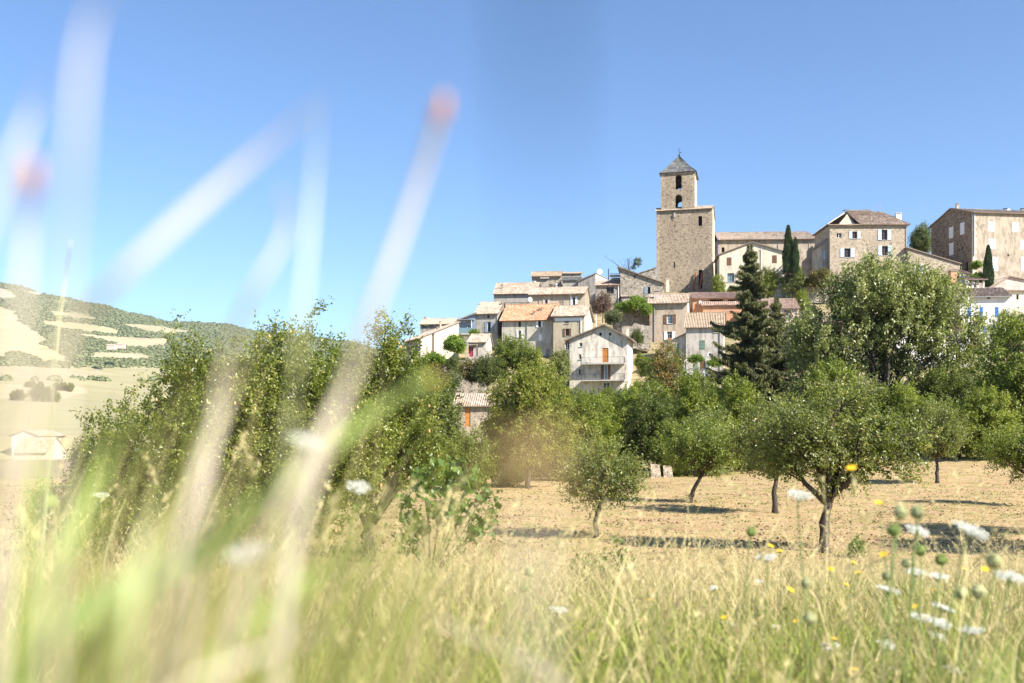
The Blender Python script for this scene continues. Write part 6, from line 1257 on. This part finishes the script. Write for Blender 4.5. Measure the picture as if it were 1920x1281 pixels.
HERO = [
 ('pale stalk with an orange tip rising against the sky at centre left', [(825, 212), (790, 330), (742, 470), (690, 600), (610, 830), (560, 980), (510, 1200)], .42, .0040, 'stem_pale', 0, 1),
 ('long pale blade leaning right across the upper left sky', [(608, 186), (480, 290), (330, 420), (230, 512), (140, 610), (40, 760)], .36, .0042, 'stem_pale', 1, 0),
 ('thin greenish upright blade ending beside the leaning blade', [(598, 178), (590, 330), (578, 470), (566, 600), (545, 800), (525, 1000)], .45, .0026, 'husk_pale', 1, 0),
 ('short hooked pale stalk below the leaning blade', [(530, 358), (540, 420), (518, 480), (478, 535), (430, 640), (390, 800)], .44, .0022, 'stem_pale', 0, 0),
 ('wide pale blade leaving the top edge at upper left', [(215, -60), (165, 40), (150, 150), (140, 300), (128, 480), (110, 760)], .26, .0020, 'stem_pale', 1, 0),
 ('faint pale blade at the left edge of the sky', [(95, 115), (55, 220), (10, 335), (-40, 470), (-90, 640)], .32, .0022, 'stem_pale', 1, 0),
 ('pale stalk with an orange tip at the left edge', [(57, 340), (50, 430), (42, 540), (34, 700), (20, 920)], .33, .0032, 'stem_pale', 0, 1),
 ('slim sharp ear of grass against the far ridge', [(133, 452), (122, 530), (110, 600), (100, 700), (95, 850)], 1.6, .0016, 'husk_pale', 0, 0),
 ('green stalk with an orange yellow tip crossing the pear trees', [(808, 712), (710, 765), (610, 845), (500, 935), (360, 1040), (180, 1150)], .46, .0058, 'husk_green', 0, 2),
 ('beige blade running down through the pear trees', [(705, 585), (655, 720), (590, 850), (520, 960), (440, 1100)], .38, .0042, 'stem_pale', 1, 0),
 ('broad dark green blade in the lower left corner', [(430, 985), (330, 1050), (200, 1120), (80, 1210), (-20, 1300)], .40, .0130, 'stem_green', 1, 0),
 ('pale green blade curving up in the lower left', [(330, 880), (280, 980), (255, 1100), (245, 1230), (240, 1400)], .32, .0032, 'husk_pale', 1, 0),
 ('slender dry stalk leaning across the bottom centre', [(820, 1165), (900, 1200), (990, 1240), (1080, 1290)], .55, .0022, 'stem_pale', 0, 0),
 ('green blade at the lower left edge', [(90, 760), (70, 900), (50, 1050), (30, 1250)], .35, .0032, 'husk_green', 1, 0),
 ('blurred green blade in the lower right corner', [(1905, 1150), (1880, 1230), (1868, 1330)], .35, .0045, 'husk_green', 1, 0),
 ('dark green blade sweeping right below the pear trees', [(560, 905), (450, 985), (330, 1075), (200, 1180), (90, 1300)], .50, .0100, 'stem_green', 1, 0),
 ('yellow green blade crossing the sapling stakes from the lower left', [(700, 1010), (590, 1080), (470, 1170), (350, 1290)], .45, .0080, 'husk_green', 1, 0),
 ('straw blade rising beside the pale curving blade', [(470, 640), (420, 760), (370, 900), (330, 1060), (300, 1250)], .40, .0036, 'stem_pale', 1, 0),
 ('low beige blade along the bottom edge at left', [(640, 1180), (520, 1215), (400, 1260), (280, 1320)], .38, .0034, 'stem_pale', 1, 0),
 ('olive blade bending over the left edge of the meadow', [(240, 770), (190, 880), (130, 1010), (60, 1170)], .42, .0070, 'husk_green', 1, 0),
 ('sharp dry grass ear in the lower left meadow', [(248, 895), (228, 955), (205, 1010), (190, 1080)], 2.6, .0022, 'husk_pale', 0, 0),
]
for lb, pts, d, r, mt, rb, tp in HERO:
    r = r * (.42 if d < 1 else 1); d = d * (.72 if d < 1 else 1)
    p3 = [P(a, b, d * (1 + .03 * math.sin(i * 1.7))) for i, (a, b) in enumerate(pts)]; p3.append(ground_end(p3[-2], p3[-1])); cp = curve_pts(p3, 22); o0 = cp[-1].copy(); cp = [p - o0 for p in cp]
    e = link('grass_stalk', None, loc=o0); tag(e, lb, 'grass stalk', 'grass stalks close to the lens'); mb = MB()
    if rb: ribbon(mb, cp, r, .5); mb.build('blade', M[mt], e, sm=True)
    else: mb.tube(cp, [r * (.75 + .5 * i / len(cp)) for i in range(len(cp))], 6); mb.build('stem', M[mt], e, sm=True)
    if tp:
        mb = MB(); mb.lathe([(a_ * (.56 if tp == 1 else .3), b_ * (.65 if tp == 1 else .35)) for a_, b_ in ((.0005, -.009), (.0022, -.006), (.0036, 0), (.003, .005), (.0008, .009))], 8); o = mb.build('tip', M['tip_orange'], e, loc=cp[0], sm=True); o.rotation_euler = (cp[0] - cp[2]).to_track_quat('Z', 'Y').to_euler()
# a blade, coloured blue-black for its shade and sky reflection, drooping into the top of the view from beside the lens
M['blade_shaded'] = plain('blade_shaded', (.01, .035, .075), .8, .2, 0, 40)
p3 = [P(1022, 520, .075), P(1018, 360, .074), P(1015, 200, .072), P(1012, 20, .07), P(1015, -160, .069), P(1060, -330, .065), Vector((.06, .03, CZ + .075)), Vector((.12, -.02, CZ + .03)), Vector((.17, -.05, CZ - .25)), Vector((.18, -.06, float(H(.18, -.06)) - .02))]
cp = curve_pts(p3, 30); o0 = cp[-1].copy(); mb = MB(); ribbon(mb, [p - o0 for p in cp], (.0008), .1); o = mb.build('grass_stalk', M['blade_shaded'], None, loc=o0, sm=True); tag(o, 'dark blade of grass blurred against the sky at top centre', 'grass stalk', 'grass stalks close to the lens')
# soft tan seed head out of focus before the walnut tree
c = P(1000, 835, .13); e = link('seed_head', None, loc=(c.x, c.y, float(H(c.x, c.y)))); tag(e, 'tan feathery seed head blurred in front of the walnut tree', 'seed head'); hz_ = c.z - e.location.z; mb = MB(); mb.tube([(.02, -.01, 0), (.005, 0, hz_ * .6), (0, 0, hz_ - .01)], .0009, 5); mb.build('stem', M['stem_pale'], e)
mb = MB(); g = np.random.default_rng(5)
for k in range(9): d = Vector(norm(g.normal(size=3) * [1.6, .8, .9])); mb.tube([Vector((0, 0, hz_)), Vector((0, 0, hz_)) + d * g.uniform(.006, .016)], [.0004, .0002], 3, False)
mb.build('bristles', M['seed_tan'], e)
# loose blades around the camera, mostly at left
g = np.random.default_rng(81); n = 1150; dd = .26 + 1.3 * g.random(n) ** 1.3; px = np.where(g.random(n) < .78, g.triangular(-250, 260, 860, n), g.uniform(600, 2000, n)); tp_y = np.where(px < 760, g.normal(980, 130, n) - 150 * (px < 450) * g.random(n), g.normal(1210, 60, n))
tipx = px + g.normal(270, 170, n); tip = np.stack([(tipx - 960) / F * dd, dd, CZ + (HY - tp_y) / F * dd], 1); rx = (px - 960) / F * dd - g.uniform(0, .12, n); ry = dd + g.normal(0, .05, n); root = np.stack([rx, ry, H(rx, ry) - .02], 1)
h_ = (tip - root)[:, 2]; bend = np.stack([g.normal(-.05, .06, n), g.normal(0, .05, n), .18 * h_], 1)
for nm, lb, mt, sel in (('dry_foreground_grass', 'blurred dry grass blades right before the lens at left', 'grass_pale', g.random(n) < .5), ('green_foreground_grass', 'blurred green grass blades right before the lens at left', 'grass_green', None)):
    if sel is not None: keep_ = sel
    k_ = keep_ if sel is not None else ~keep_
    V, Fc, A, bi = blades(g, root[k_], tip[k_], bend[k_], g.uniform(.0011, .0027, k_.sum()), 7); o = link(nm, mesh_np(nm, V, Fc, M[mt], [('along', 'FLOAT', 'POINT', A), ('rnd', 'FLOAT', 'FACE', g.random(k_.sum())[bi])])); tag(o, lb, kind='stuff')
# ---------------------------------------------------------------- the air of the valley
zmax = max(float(HZ.max()), float(GZ.max())) + 30
mb = MB(); mb.box(-17000, 17000, -70, 9300, min(float(HZ.min()), float(GZ.min())) - 1.5, zmax)
m = bpy.data.materials.new('haze'); m.use_nodes = True; nt = m.node_tree; nt.nodes.remove(nt.nodes['Principled BSDF'])
pv = nt.nodes.new('ShaderNodeVolumePrincipled'); pv.inputs['Color'].default_value = (.80, .89, 1.0, 1); pv.inputs['Density'].default_value = 4.5e-5; pv.inputs['Anisotropy'].default_value = .2
nt.links.new(pv.outputs[0], nt.nodes['Material Output'].inputs['Volume'])
o = mb.build('haze', m); tag(o, 'faint bluish summer haze filling the valley air', kind='stuff')
